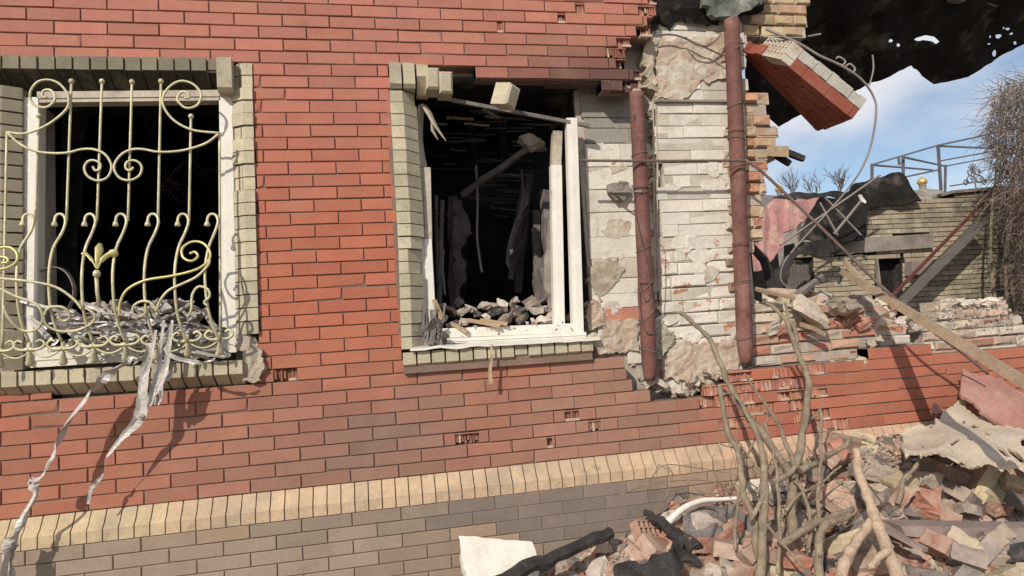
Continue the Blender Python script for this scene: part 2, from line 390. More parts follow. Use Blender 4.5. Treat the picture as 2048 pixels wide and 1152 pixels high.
chipped = [wpoly([(a-w, b-6), (a+w, b-6), (a+w, b+6), (a-w, b+6)]) for a, b, w in [(440, 826, 16), (1145, 836, 14), (1190, 852, 12), (1018, 884, 6), (692, 928, 5), (940, 915, 6), (925, 60, 10), (872, 135, 8), (500, 130, 10), (1000, 50, 5), (1100, 880, 5), (530, 380, 7), (1130, 30, 14), (1255, 70, 10), (1650, 790, 10), (1812, 775, 14)]]+[wpoly([(548, 740), (602, 740), (602, 765), (548, 768)]), wpoly([(912, 862), (958, 862), (958, 890), (912, 890)]), wpoly([(1150, 5), (1175, 5), (1178, 35), (1155, 35)]), wpoly([(1212, 95), (1252, 95), (1256, 120), (1212, 120)])]
for l in range(-9, 37):
    z1 = zl(l); z0 = zl(l+1); zc = (z0+z1)/2; par = l % 2
    for k in range(-9, 28):
        xa = k*BP + (0 if par == 1 else BP/2); xb = xa+BP
        for (a, b, ca, cb) in runs(xa, xb, zc, inface):
            if b-a < .03: continue
            xm = (a+b)/2; hol = pt_in(HOLLOW, xm, zc); mort.box(a, b, .06 if hol else .009, .105, z0, z1)
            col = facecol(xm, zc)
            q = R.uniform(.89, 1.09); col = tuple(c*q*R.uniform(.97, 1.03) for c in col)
            xm = (a+b)/2; vj = JT/2 if not (xm > 1.5 and zc < 1.5) else (.0008 if R.random() < .6 else .002)
            e0 = a+vj if not ca else a; e1 = b-vj if not cb else b
            chip = [c for c in chipped if pt_in(c, xm, zc) or pt_in(c, a+.04, zc) or pt_in(c, b-.04, zc)]
            rag = (ca or cb) and (xm > 2.05) and not (WIN1 and xm < .6)
            if hol and R.random() < .82:
                hc = (R.uniform(.42, .47), R.uniform(.19, .22), R.uniform(.125, .15))
                if R.random() < .3:
                    m_ = lerp(a, b, R.uniform(.35, .65)); fb.brick(e0, m_, 0, .11, z0+.003, z1-.003, col, j=.001); hollow_brick(broken, m_, e1, z0+.004, z1-.004, hc)
                else: hollow_brick(broken, e0, e1, z0+.003, z1-.003, hc, deep=R.uniform(.018, .045))
            elif rag and z1 > 2.8:
                mort.v = mort.v[:-8]; mort.f = mort.f[:-6]; mort.c = mort.c[:-6]; mort.box(a, b, .05, .105, z0, z1)
                m_ = b-min(.12, (b-a)*.6); fb.brick(e0, m_, 0, .11, z0+JT/2, z1-JT/2, col, j=.001); hollow_brick(broken, m_, e1, z0+.004, z1-.004, col)
            elif chip:
                mort.v = mort.v[:-8]; mort.f = mort.f[:-6]; mort.c = mort.c[:-6]; mort.box(a, b, .045, .105, z0, z1)
                c = chip[0]; cx0 = max(min(p[0] for p in c), e0); cx1 = min(max(p[0] for p in c), e1)
                if cx0 > e0+.01: fb.brick(e0, cx0, 0, .11, z0+JT/2, z1-JT/2, col)
                if cx1 < e1-.01: fb.brick(cx1, e1, 0, .11, z0+JT/2, z1-JT/2, col)
                hollow_brick(broken, cx0, cx1, z0+.004, z1-.004, tuple(k_*.9 for k_ in col), deep=.035)
            else:
                fb.brick(e0, e1, R.uniform(-.0015, .0015), .11, z0+JT/2+R.uniform(-.0018, .0018), z1-JT/2+R.uniform(-.0018, .0018), col, b=.0025, j=.0012)
mort.build('mortar', 'mortar', house)
fw = fb.build('facing_wall', 'facing', house)
tag(broken.build('broken_hollow_bricks', 'old', house), 'sheared hollow bricks with their slots showing')

# plinth and ledge
YP = -.055
mb = MB(); mm = MB()
zband1 = ZB-.075; zband2 = ZB-.148
w = .0725; x = -3.0; i = 0
while x < 6.5:
    c = Vector((.50, .36, .235))*R.uniform(.93, 1.05)
    if x > 1.9: c = c.lerp(Vector((.52, .33, .225)), min(1, (x-1.9)/1.2)*.7)
    if x < -.6: c = c.lerp(Vector((.5, .42, .25)), .4)
    c = tuple(c); g_ = .003; j = R.uniform(-.002, .002)
    xa, xb = x+g_, x+w-g_
    prof = [(.004+j, ZB-.002), (YP+.022+j, zband1+.012), (YP+.006+j, zband1), (YP-.002+j, zband1-.012), (YP-.002+j, zband2+.003), (.1, zband2+.003), (.1, ZB-.002)]
    n = len(prof)
    mb.add([(xa, y, z) for y, z in prof]+[(xb, y, z) for y, z in prof], [tuple(range(n-1, -1, -1)), tuple(range(n, 2*n))]+[(q, (q+1) % n, (q+1) % n+n, q+n) for q in range(n)], c)
    x += w
mm.hexa([(-3, .012, zband2), (-3, .1, zband2), (6.5, .1, zband2), (6.5, YP+.004, zband2), (-3, .012, ZB-.004), (-3, .1, ZB-.004), (6.5, .1, ZB-.004), (6.5, .012, ZB-.004)])
mm.v[-5-0] = mm.v[-5]
tag(mb.build('ledge', 'yellow', house), 'sloping course of pale yellow bricks along the foot of the wall')
mm.v[0] = (-3, YP+.004, zband2)
mm.v[4] = (-3, .009, ZB-.006); mm.v[7] = (6.5, .009, ZB-.006)
mm.build('ledge_mortar', 'mortar', house)
SMEAR = wpoly([(872, 985), (1205, 960), (1250, 990), (1390, 975), (1300, 1040), (1230, 1080), (1100, 1090), (1000, 1070), (935, 1060), (870, 1035)], YP)
pb = MB(); pm = MB()
for l in range(0, 12):
    z1 = zband2-l*CP; z0 = z1-CP; zc = (z0+z1)/2
    if z1 < -.1: break
    for k in range(-10, 26):
        xa = k*BP+(0 if l % 2 else BP/2); xb = xa+BP; xm = (xa+xb)/2
        c = Vector((.33, .235, .16))*R.uniform(.93, 1.06)
        if nf((xm, 0, zc), 1.4, 5) > .12: c = c.lerp(Vector((.28, .225, .175)), .6)
        if nf((xm, 3, zc), 1.9, 15) > .1: c = c.lerp(Vector((.19, .155, .125)), .45)
        sm = pt_in(SMEAR, xm, zc)
        if xm > 2.3: c = c.lerp(Vector((.40, .26, .18)), .5)
        if sm: c = Vector((.20, .16, .132))*R.uniform(.92, 1.1)
        jt = .0006 if sm else JT*.40
        pb.brick(xa+jt, xb-jt, YP+R.uniform(-.001, .001), .1, z0+jt, z1-jt, tuple(c), b=.003, j=.0008)
    pm.box(-3, 6.5, YP+(.007), .098, z0, z1)
pl = pb.build('plinth', 'facing', house)
pm.build('plinth_mortar', 'mortar', house)

# ---- inner wall behind the facing, with openings (dark hidden core)
core = MB()
def sill_z(px, py, Y): return at(px, py, Y).z
W1L, W1R = at(42, 400, .12).x, at(462, 400, .12).x
W1T, W1B = at(250, 175, .12).z, at(250, 735, .12).z
W2L, W2R = at(838, 400, .12).x, at(1172, 420, .14).x
W2T, W2B = at(1000, 160, .14).z, at(1000, 700, .14).z
Yc0, Yc1 = .108, .5
PL = at(1310, 400, .14).x
XR = at(1500, 400, .14).x
core.box(-4, W1L, Yc0, Yc1, 0, 5.2); core.box(W1L, W1R, Yc0, Yc1, 0, W1B); core.box(W1L, W1R, Yc0, Yc1, W1T, 5.2)
core.box(W1R, W2L, Yc0, Yc1, 0, 5.2); core.box(W2L, W2R, Yc0, Yc1, 0, W2B); core.box(W2L, W2R, Yc0, Yc1, W2T, 5.2)
core.box(W2R, XR, .20, Yc1, 0, 4.0)
core.box(XR, 6.6, .3, .6, 0, 1.36)
core.build('inner_masonry', 'oldmortar', house)
# soffit / reveal blackened linings over the right window
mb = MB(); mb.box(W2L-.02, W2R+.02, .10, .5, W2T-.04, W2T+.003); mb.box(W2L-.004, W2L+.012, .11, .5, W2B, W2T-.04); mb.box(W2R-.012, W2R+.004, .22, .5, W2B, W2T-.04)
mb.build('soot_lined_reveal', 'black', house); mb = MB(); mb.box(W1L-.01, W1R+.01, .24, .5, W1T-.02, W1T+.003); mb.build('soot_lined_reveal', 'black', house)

# ---- exposed inner wall, whitewashed
def courses(mb, mo, poly, Y, depth, zs, lens, colf, joint=.012, rough=.006, x_lo=None, x_hi=None, lf=None, bev=.006, mdepth=.014, drop=0.0):
    """courses of individual bricks inside an outline"""
    xlo = min(p[0] for p in poly)-.3; xhi = max(p[0] for p in poly)+.3
    for ci, (z0, z1) in enumerate(zs):
        x = xlo+R.uniform(-.12, .0)
        zc = (z0+z1)/2
        while x < xhi:
            L = R.uniform(*lens)
            for (a, b, ca, cb) in runs(x, x+L, zc, lambda X, Z: pt_in(poly, X, Z)):
                if b-a < .035 or R.random() < drop: continue
                yy = Y+R.uniform(-rough, rough); jj = joint/2
                c = colf((a+b)/2, zc)
                if mo is not None: mo.box(a, b, Y+mdepth, Y+depth, z0-.002, z1+.002)
                e0 = a+jj if not ca else a-R.uniform(0, .012); e1 = b-jj if not cb else b+R.uniform(-.03, .02)
                mb.brick(e0, max(e1, e0+.03), yy, Y+depth, z0+jj+R.uniform(-.002, .002), z1-jj+R.uniform(-.002, .002), c, b=bev, j=rough*.6)
            x += L
mbA = MB(); moA = MB()
def wcol(x, z):
    r = R.random(); red = max(0, min(.75, (1.95-z)*.75))
    if r < red*.25: return (R.uniform(.40, .48), R.uniform(.17, .24), R.uniform(.1, .15))
    c = Vector((.62, .57, .49))*R.uniform(.92, 1.05)
    if z > 2.85 and x < 2.4: c = c*.45  # shadow of the overhanging brickwork painted into the topmost blocks
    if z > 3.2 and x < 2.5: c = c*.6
    if R.random() < .08: c = Vector((.52, .45, .36))
    return tuple(c)
# left panel between window and groove: big blocks
panA = wpoly([(1166, 195), (1316, 110), (1322, 500), (1320, 600), (1318, 720), (1262, 716), (1205, 700), (1180, 600), (1176, 400), (1172, 300)], .2)
ztop = at(1240, 100, .2).z; hs = []
z = ztop
for h in (.16, .15, .16, .07, .10, .155, .15, .15, .16, .14, .13, .1, .09, .09, .09, .09, .09): hs.append((z-h, z)); z -= h
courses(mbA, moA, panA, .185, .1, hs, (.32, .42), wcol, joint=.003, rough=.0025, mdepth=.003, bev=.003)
# pier: ordinary bricks
panB = wpoly([(1312, 45), (1452, 45), (1490, 60), (1488, 400), (1486, 760), (1330, 775), (1322, 500), (1312, 200)], .14)
z = at(1380, 40, .14).z; hs = []
while z > 1.1: hs.append((z-.082, z)); z -= .082
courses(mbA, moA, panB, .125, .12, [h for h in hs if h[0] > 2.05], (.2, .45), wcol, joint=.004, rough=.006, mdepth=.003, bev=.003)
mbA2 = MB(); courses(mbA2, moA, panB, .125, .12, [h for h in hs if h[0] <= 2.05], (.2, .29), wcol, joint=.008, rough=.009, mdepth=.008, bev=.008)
mbA2.build('exposed_inner_wall', 'paintpeel', house)
for k in range(16):
    cx_, cy_ = (R.uniform(1190, 1250), R.uniform(260, 620)) if k % 3 == 0 else (R.uniform(1330, 1450), R.uniform(240, 690)); rx, ry_ = R.uniform(12, 34), R.uniform(8, 22)
    pl_ = [(cx_+cos(q*.7)*rx*R.uniform(.6, 1.2), cy_+sin(q*.7)*ry_*R.uniform(.6, 1.2)) for q in range(9)]
    YY = .183 if k % 3 == 0 else .122
    sheet(pl_, lambda a, b: YY, 4, .006, wr=.004, ws=30, seed=200+k, jag=6).build('paint_smear', R.choice(['paintdull', 'rendpink', 'paintwhite', 'paintwhite']), house)
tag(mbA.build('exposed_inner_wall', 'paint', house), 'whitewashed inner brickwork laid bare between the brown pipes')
moA.build('inner_mortar', M['paintdull'], house)
# raw toothed brick edge right of the second pipe
mbB = MB(); moB = MB()
def rawcol(x, z):
    return tuple(Vector(R.choice([(.46, .25, .15), (.48, .32, .2), (.42, .2, .13), (.5, .38, .25), (.44, .27, .17)]))*R.uniform(.85, 1.1))
tooth = wpoly([(1484, 190), (1540, 195), (1530, 230), (1552, 250), (1556, 300), (1528, 340), (1534, 372), (1524, 395), (1530, 425), (1518, 440), (1530, 470), (1500, 500), (1484, 470)], .14)
z = at(1520, 185, .14).z; hs = []
while z > at(1520, 600, .14).z: hs.append((z-.078, z)); z -= .078
courses(mbB, moB, tooth, .135, .24, hs, (.13, .2), rawcol, joint=.014, rough=.018, bev=.01)
upper = wpoly([(1480, 70), (1500, 30), (1500, -200), (1618, -200), (1612, 60), (1600, 84), (1560, 70), (1520, 62)], .14)
z = at(1550, -180, .14).z; hs = []
while z > at(1550, 100, .14).z: hs.append((z-.078, z)); z -= .078
courses(mbB, moB, upper, .12, .3, hs, (.14, .26), lambda x, z: tuple(Vector(R.choice([(.46, .36, .22), (.42, .31, .19), (.5, .4, .25), (.44, .28, .18)]))*R.uniform(.85, 1.1)), joint=.01, rough=.01, bev=.008)
tag(mbB.build('toothed_brick_edge', 'old', house), 'ragged raw brick edge where the wall was torn away')
moB.build('edge_mortar', 'oldmortar', house)
# low broken inner wall on the right
mbC = MB(); moC = MB()
lowA = wpoly([(1500, 612), (1540, 605), (1640, 636), (1690, 640), (1762, 640), (1812, 650), (1812, 700), (1765, 705), (1762, 745), (1640, 748), (1500, 752)], .14)
z = at(1600, 600, .14).z; hs = []
while z > 1.1: hs.append((z-.07, z)); z -= .07
courses(mbC, moC, lowA, .135, .16, hs, (.2, .27), lambda x, z: tuple(Vector(R.choice([(.54, .48, .40), (.50, .42, .33), (.44, .21, .14), (.43, .20, .14), (.44, .27, .19), (.5, .4, .3)]))*R.uniform(.85, 1.08)), joint=.012, rough=.018, bev=.009)
lowB = wpoly([(1822, 642), (1880, 632), (1884, 612), (2012, 610), (2016, 632), (2040, 640), (2060, 690), (2400, 700), (2400, 760), (1850, 712), (1846, 690)], .3)
tag(mbC.build('broken_low_wall', 'old', house), 'knee high broken stub of the inner wall just right of the second drainpipe'); mbC = MB(); moC.build('low_wall_mortar', 'oldmortar', house); moC = MB()
courses(mbC, moC, lowB, .29, .2, hs, (.2, .27), lambda x, z: tuple(Vector(R.choice([(.54, .48, .40), (.52, .45, .36), (.44, .24, .17), (.48, .36, .27), (.5, .4, .3)]))*R.uniform(.85, 1.08)), joint=.012, rough=.014, bev=.009)
tag(mbC.build('broken_low_wall', 'old', house), 'whitewashed broken remains of the inner wall behind the long timber')
moC.build('low_wall_mortar', 'oldmortar', house)

# plaster and concrete remnants
def patch(name, poly, Y, thick, m, seed, bumpy=.02, step=4, label=None):
    o = sheet(poly, lambda a, b: Y+(.006 if nf((a/30, b/30, seed), 1) > .05 else 0), step, thick, wr=bumpy*.3, ws=32, seed=seed, jag=10).build(name, m, house, smooth=False)
    return tag(o, label)
patch('render_patch', [(1312, 80), (1450, 70), (1452, 150), (1440, 165), (1400, 165), (1380, 190), (1345, 200), (1312, 198)], .108, .03, 'rendpink', 3, .012)
patch('render_patch', [(1190, 520), (1236, 514), (1248, 535), (1238, 560), (1200, 600), (1184, 580), (1180, 548)], .172, .03, 'render', 5, .012)
patch('render_patch', [(1312, 645), (1332, 640), (1348, 668), (1345, 690), (1326, 712), (1306, 716)], .095, .05, 'render', 6, .03)
patch('render_patch', [(1175, 600), (1198, 603), (1212, 625), (1208, 655), (1180, 660), (1172, 640)], .16, .05, 'rendpink', 8, .02)
patch('render_patch', [(1205, 640), (1275, 640), (1278, 705), (1215, 706), (1208, 680)], .165, .03, 'rendpink', 9, .02)
patch('render_patch', [(1345, 690), (1480, 680), (1480, 745), (1400, 765), (1330, 762), (1335, 720)], .10, .03, 'rendpink', 19, .02)
patch('render_patch', [(1288, 75), (1312, 60), (1312, 180), (1300, 175), (1290, 150)], .10, .1, 'render', 10, .03)
mb = MB()
a, b = at(1308, 205, .14), at(1452, 207, .14)
mb.box(a.x, b.x, .10, .15, a.z-.008, a.z+.006)
mb.build('slate_strip', 'concrete', house)

mb = MB()
for k, pl_ in enumerate([[(1446, 210), (1458, 205), (1468, 400), (1474, 700), (1462, 700), (1450, 400)], [(1300, 205), (1316, 205), (1322, 420), (1326, 640), (1310, 640), (1303, 420)]]):
    mb = MB(); z = at(1380, 200, .12).z; hs = []
    while z > 1.4: h_ = R.uniform(.03, .07); hs.append((z-h_, z)); z -= h_
    courses(mb, None, wpoly(pl_, .12), .105 if k == 0 else .14, .05, hs, (.03, .06), lambda x, z: tuple(Vector(R.choice([(.34, .22, .15), (.42, .33, .25), (.5, .44, .36), (.25, .18, .13)]))), joint=.006, rough=.014, drop=.25)
    mb.build('broken_plaster_edge', 'old', house)
# white wire / groove beside the pier
mb = MB(); mb.tube([at(1312, 210, .13), at(1315, 330, .125), at(1314, 450, .13), at(1320, 600, .128)], .006, 6); mb.tube([at(1306, 200, .14), at(1308, 340, .14), at(1312, 600, .14)], .008, 6)
mb.build('groove_edge', 'oldmortar', house)

# dark broken plaster hanging over the pier
o = sheet([(1305, -60), (1525, -60), (1522, 10), (1500, 28), (1440, 38), (1400, 42), (1380, 40), (1330, 46), (1305, 38)], lambda a, b: .02+.0006*(b+60), 7, .06, wr=.05, ws=7, seed=21, jag=10).build('hanging_plaster', 'black', house)
o = sheet([(1400, -60), (1535, -60), (1520, 12), (1500, 26), (1460, 34), (1425, 22), (1405, 5)], lambda a, b: -.03+.0006*(b+60), 6, .04, wr=.03, ws=9, seed=23, jag=8).build('hanging_insulation', 'mossy', house)
# lintel: row of half broken bricks above the right window
lin = MB()
for (pa, pb_, pc) in [((975, 121), (1094, 138), 0), ((1096, 137), (1205, 155), 0), ((1207, 150), (1282, 158), 1), ((868, 112), (972, 128), 2)]:
    A = at(*pa, 0); B = at(*pb_, 0)
    if pc == 2: continue
    z1 = A.z; z0 = z1-.068
    hollow_brick(lin, A.x, B.x, z0, z1-.004, (.13, .075, .058), y=.03, deep=.04)
    lin.box(A.x, B.x, .035, .12, z0-.012, z0-.001, (.12, .075, .06))
lin.build('lintel_course', 'old', house)

# ================================================================== window surrounds
YC = (.47, .415, .295)
def ycol(): return tuple(Vector(YC)*R.uniform(.86, 1.1))
def chamf(mb, p0, p1, inn, width, ch, y0, y1, col, dp=.95, soffit_shade=0):
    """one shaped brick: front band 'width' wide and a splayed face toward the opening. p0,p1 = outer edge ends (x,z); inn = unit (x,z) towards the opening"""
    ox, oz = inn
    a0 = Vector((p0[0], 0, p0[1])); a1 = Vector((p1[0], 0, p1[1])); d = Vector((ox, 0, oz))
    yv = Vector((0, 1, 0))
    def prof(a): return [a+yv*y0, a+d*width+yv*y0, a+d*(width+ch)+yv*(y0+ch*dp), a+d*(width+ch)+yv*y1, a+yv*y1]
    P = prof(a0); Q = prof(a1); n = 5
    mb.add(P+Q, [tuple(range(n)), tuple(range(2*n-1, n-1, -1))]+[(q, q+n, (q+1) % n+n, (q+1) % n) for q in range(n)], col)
    if soffit_shade: mb.c[-4] = tuple(v*(1-soffit_shade) for v in col); mb.c[-3] = mb.c[-4]  # shade of the splayed face painted as a darker colour
def surround_line(mb, A, B, inn, width, ch, y0, y1, pitch, gap=.005, skip=(), rugged=(), dp=.95, soffit_shade=0, dim=1):
    A = Vector(A); B = Vector(B); L = (B-A).length; n = max(1, round(L/pitch)); u = (B-A)/n
    for i in range(n):
        if i in skip: continue
        p = A+u*i+u.normalized()*gap; q = A+u*(i+1)-u.normalized()*gap; j = R.uniform(-.003, .003)
        wd, c_, yy, cc = width, ch, y0+j, tuple(v*dim for v in ycol())
        if i in rugged: yy = y0+R.uniform(.006, .016); wd = width*R.uniform(.85, .95); c_ = ch*R.uniform(.8, 1.15); cc = tuple(Vector(cc)*R.uniform(.9, 1.15))
        chamf(mb, p, q, inn, wd+R.uniform(-.002, .002), c_, yy, y1, cc, dp, soffit_shade)
def P2(px, py, Y=0.0): p = at(px, py, Y); return (p.x, p.z)
Y0 = -.05
s1 = MB()
surround_line(s1, P2(-70, 109, Y0), P2(445, 116, Y0), (0, -1), .072, .095, Y0, .14, .083, rugged=(14,), dp=1.75, soffit_shade=.75, dim=.42)  # lintel bricks dimmed, underside darker still: shade painted into their colour
surround_line(s1, P2(503, 124, -.02), P2(517, 668, -.02), (-1, 0), .055, .065, -.02, .1, .0725, rugged=(0, 1, 3, 5, 8, 9), gap=.003, dp=.6)
surround_line(s1, P2(-10, 165, Y0), P2(-10, 745, Y0), (1, 0), .02, .075, -.03, .1, .0725, dim=.6, dp=.5)  # dimmed tone paints the shade on this jamb
surround_line(s1, P2(-70, 749, -.06), P2(486, 720, -.06), (0, -1), .072, .06, -.06, .1, .078, dp=1.5)
# mitred corner brick
c = at(462, 116, Y0)
chamf(s1, (c.x-.075, c.z), (c.x+.002, c.z), (0, -1), .17, .02, Y0-.01, .1, ycol())
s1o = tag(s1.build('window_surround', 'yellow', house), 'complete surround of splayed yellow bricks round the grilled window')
m1 = MB()
zA = P2(200, 113, Y0)[1]
m1.box(-1.9, P2(440, 116)[0], -.03, .1, zA-.07, zA-.004); m1.box(P2(486, 400)[0], P2(504, 400)[0], 0, .1, P2(0, 660)[1], zA)
m1.box(-1.9, P2(484, 720)[0], -.045, .1, P2(200, 738)[1]-.055, P2(200, 738)[1]-.004)
m1.build('surround_mortar', 'mortar', house)
s2 = MB()
top = P2(776, 124, Y0)
surround_line(s2, (top[0], top[1]), (top[0]+.155, top[1]-.005), (0, -1), .125, .02, Y0, .1, .078)
surround_line(s2, (top[0]+.157, top[1]-.008), (top[0]+.232, top[1]-.012), (0, -1), .07, .085, Y0, .1, .075)
surround_line(s2, P2(779, 180, -.02), P2(797, 498, -.02), (1, 0), .075, .08, -.03, .105, .0725, rugged=(0, 12, 13), dp=.9, gap=.003)
surround_line(s2, P2(797, 498, -.02), P2(803, 700, -.02), (1, 0), .06, .08, -.028, .105, .0725, rugged=(0, 1), dp=.9, gap=.003)
surround_line(s2, P2(804, 706, -.05), P2(1187, 678, -.05), (0, -1), .066, .062, -.05, .1, .078, rugged=(8,), dp=1.6)
tag(s2.build('window_surround', 'yellow', house), 'remains of the yellow brick surround left and below the burnt open window')
mm = MB(); mm.box(at(783, 400).x, at(800, 400).x, .0, .1, P2(0, 0)[1]*0+at(800, 690).z, at(780, 185).z); 
a = at(806, 712, -.03); b = at(1183, 690, -.03); mm.box(a.x, b.x, -.03, .1, a.z-.10, a.z-.01)
mm.build('surround_mortar', 'mortar', house)
# sill bedding, mortar mess at corner of window one
patch('mortar_lump', [(482, 715), (500, 690), (520, 700), (522, 760), (500, 768), (486, 755)], -.035, .05, 'render', 31, .02)
patch('mortar_lump', [(470, 668), (512, 668), (512, 700), (475, 702)], -.0, .04, 'oldmortar', 32, .015)
patch('mortar_lump', [(1188, 672), (1210, 676), (1212, 702), (1196, 706), (1188, 690)], -.02, .06, 'rendpink', 33, .02)

# ================================================================== window frames
def bar(mb, a, b, w, d, Y):
    """frame profile with a stepped face from pixel a to pixel b"""
    A = at(a[0], a[1], Y); B = at(b[0], b[1], Y); t = (B-A).normalized(); s = Vector((-t.z, 0, t.x))*(w/2); y = Vector((0, 1, 0))
    def pr(P, o): return [P-s+y*o*0, P-s*.35+y*0, P-s*.3-y*.006, P+s*.9-y*.006, P+s+y*0, P+s+y*d, P-s+y*d]
    p = pr(A, 0); q = pr(B, 0); n = 7
    mb.add(p+q, [tuple(range(n)), tuple(range(2*n-1, n-1, -1))]+[(i, i+n, (i+1) % n+n, (i+1) % n) for i in range(n)])
win1 = MB(); Yf = .03
bar(win1, (63, 195), (58, 725), .075, .07, Yf); win1d = MB(); bar(win1d, (452, 190), (460, 705), .075, .07, Yf)
win1b = MB(); bar(win1b, (75, 194), (440, 190), .06, .07, Yf); win1c = MB(); bar(win1c, (60, 716), (458, 692), .10, .07, Yf-.004)
f1 = win1.build('window_frame', 'pvc', house); tag(f1, 'dirty white plastic frame without glass behind the grille')
win1d.build('stile', 'pvc', f1); win1b.build('top_rail', 'pvcsmoke', f1); win1c.build('bottom_rail', 'pvc', f1)
Yg = .085
w2 = MB(); bar(w2, (852, 478), (862, 672), .07, .06, Yg); w3 = MB(); bar(w3, (1144, 236), (1157, 668), .070, .05, Yg-.03)
f2 = w2.build('window_frame', 'pvc', house); w3.build('stile', 'pvc', f2); tag(f2, 'burnt and broken white plastic frame of the open window')
w = MB(); bar(w, (850, 335), (853, 478), .07, .05, Yg); w.build('scorched_stile', 'pvcsmoke', f2)
w = MB(); bar(w, (1113, 330), (1119, 648), .070, .05, Yg+.02); w.build('inner_stile', 'pvc', f2); w = MB(); bar(w, (1116, 262), (1113, 330), .062, .05, Yg+.022); w.build('scorched_stile', 'pvcsmoke', f2)
w = MB(); bar(w, (872, 672), (1165, 660), .085, .06, Yg-.02); bar(w, (850, 684), (1172, 669), .03, .06, Yg-.05); w.build('bottom_rail', 'pvc', f2)
w = MB()
a = at(820, 697, -.075); b = at(1200, 676, -.075); a2 = at(838, 686, .15); b2 = at(1190, 668, .15)
N = 26; up = Vector((0, 0, .012))
for i in range(N):
    t0, t1 = i/N, (i+1)/N; dz = nf((i*.4, 0, 0), 1, 3)*.01; dz2 = nf(((i+1)*.4, 0, 0), 1, 3)*.01
    p = [a.lerp(b, t0)+V(0, 0, dz), a2.lerp(b2, t0), a2.lerp(b2, t1), a.lerp(b, t1)+V(0, 0, dz2)]
    w.hexa([q-up for q in p]+p)
w.build('window_sill', 'pvc', f2)
# bent strips of melted plastic, top left corner of the open window
w = MB()
w.tube(smooth_path([at(846, 335, .15), at(838, 290, .14), at(838, 245, .13), at(845, 212, .1), at(855, 222, .08), at(870, 250, .06), at(892, 282, .04)]), [.040, .042, .042, .042, .042, .04, .04, .04, .038, .036, .034, .03, .03, .03, .032, .034, .036, .034, .03, .026, .022, .018, .014, .01, .004], 6, flat=.35)
w.tube([at(863, 235, .07), at(866, 262, .06), at(876, 280, .05)], [.01, .02, .004], 5, flat=.3)
w.build('melted_strip', 'pvcsmoke', f2)
w = MB(); w.tube(smooth_path([at(1122, 262, .15), at(1110, 300, .14), at(1112, 350, .14), at(1106, 390, .15), at(1108, 440, .16)]), .006, 6); w.tube(smooth_path([at(1103, 258, .15), at(1112, 248, .12), at(1128, 246, .12)]), .008, 6)
w.build('dangling_seal', 'charwood', f2)

# ================================================================== room behind the windows
room = MB()
room.box(-3.5, 4.2, 4.9, 5.0, -.2, 4.4); room.box(-3.6, -3.5, .5, 5, -.2, 4.4); room.box(3.15, 3.25, .5, 5, -.2, 3.55)
room.box(-3.5, 3.2, .5, 5, 4.3, 4.4); room.box(-3.5, 3.2, .5, 5, .5, .6)
rm = room.build('burnt_room', 'sooty', house)
rb = MB()
def beam(mb, a, ya, b, yb, r, sides=4, flat=1.0):
    A = at(*a, ya); B = at(*b, yb); n = 7
    mb.tube([A.lerp(B, i/n)+Vector((nf((i, r, ya), 1.3), nf((i, r+3, ya), 1.3), nf((i, r, ya+5), 1.3)))*r*.5 for i in range(n+1)], [r*R.uniform(.75, 1.1) for _ in range(n+1)], sides, flat=flat)
beam(rb, (925, 390), .9, (1082, 278), .45, .03)
rb.build('fallen_beam', 'ash', rm)
rb = MB()
for x0, y0, x1, y1, Y, r in [(905, 395, 912, 640, 1.6, .07), (932, 380, 915, 620, 2.2, .09), (1045, 370, 1022, 560, 1.2, .03), (1058, 350, 1035, 590, 1.5, .05), (1098, 380, 1095, 600, .7, .07), (872, 390, 878, 600, 1.0, .02), (940, 250, 955, 360, 2.2, .05), (1000, 230, 1010, 350, 2.2, .06), (885, 400, 880, 620, .8, .02), (1072, 420, 1075, 620, 1.0, .04)]:
    rb = MB(); beam(rb, (x0, y0), Y, (x1, y1), Y, r); rb.build('charred_stud', R.choice(['charwood', 'ash', 'ash']), rm)
rb = MB()
for i in range(44):
    y = 205+i*5.5+R.uniform(-3, 3); xa = R.choice([860, 930, 960, 1000]); L = R.uniform(20, 90)
    Y = R.uniform(1.4, 2.6)
    rb = MB(); beam(rb, (xa+R.uniform(0, 40), y), Y, (xa+L+20, y+R.uniform(-3, 5)), Y, R.uniform(.006, .016)); rb.build('charred_lath', R.choice(['ash', 'greyplank', 'ash']), rm)
rb = MB()
for x0, y0, x1, y1, Y, r in [(893, 235, 948, 238, .8, .013), (928, 247, 978, 251, .8, .010), (970, 232, 1000, 236, .8, .012), (965, 218, 1000, 236, .7, .012), (870, 247, 895, 249, .9, .009)]:
    rb = MB(); beam(rb, (x0, y0), Y, (x1, y1), Y, r); rb.build('ceiling_lath', 'rendpink', rm)
rb = MB()
rb.tube(smooth_path([at(952, 330, .8), at(955, 400, .8), at(954, 470, .75), at(958, 510, .75), at(964, 545, .7)]), .009, 6)
rb.tube(smooth_path([at(1043, 340, 1), at(1045, 400, 1), at(1020, 480, 1), at(1018, 540, 1)]), .008, 6)
rb.tube(smooth_path([at(888, 500, .6), at(885, 530, .6), at(890, 590, .5)]), .007, 6)
rb.build('hanging_wires', 'greywire', rm)
rb = MB()
for Z in (0, 1, 2):
    pts = [(1052, 370+Z*40), (1062, 380+Z*30), (1030, 470+Z*30), (1020, 545), (1014, 500)]
    sheet(pts, lambda a, b: 1.0+Z*.1, 6, .01, wr=.03, ws=8, seed=40+Z, mb=rb, jag=5)
rb.build('peeling_wall_lining', 'ash', rm)
rb = sheet([(908, 400), (930, 395), (940, 440), (928, 500), (930, 560), (915, 600), (905, 560)], lambda a, b: 1.1, 6, .02, wr=.03, ws=9, seed=51, jag=8)
rb.build('torn_door_lining', 'ash', rm)
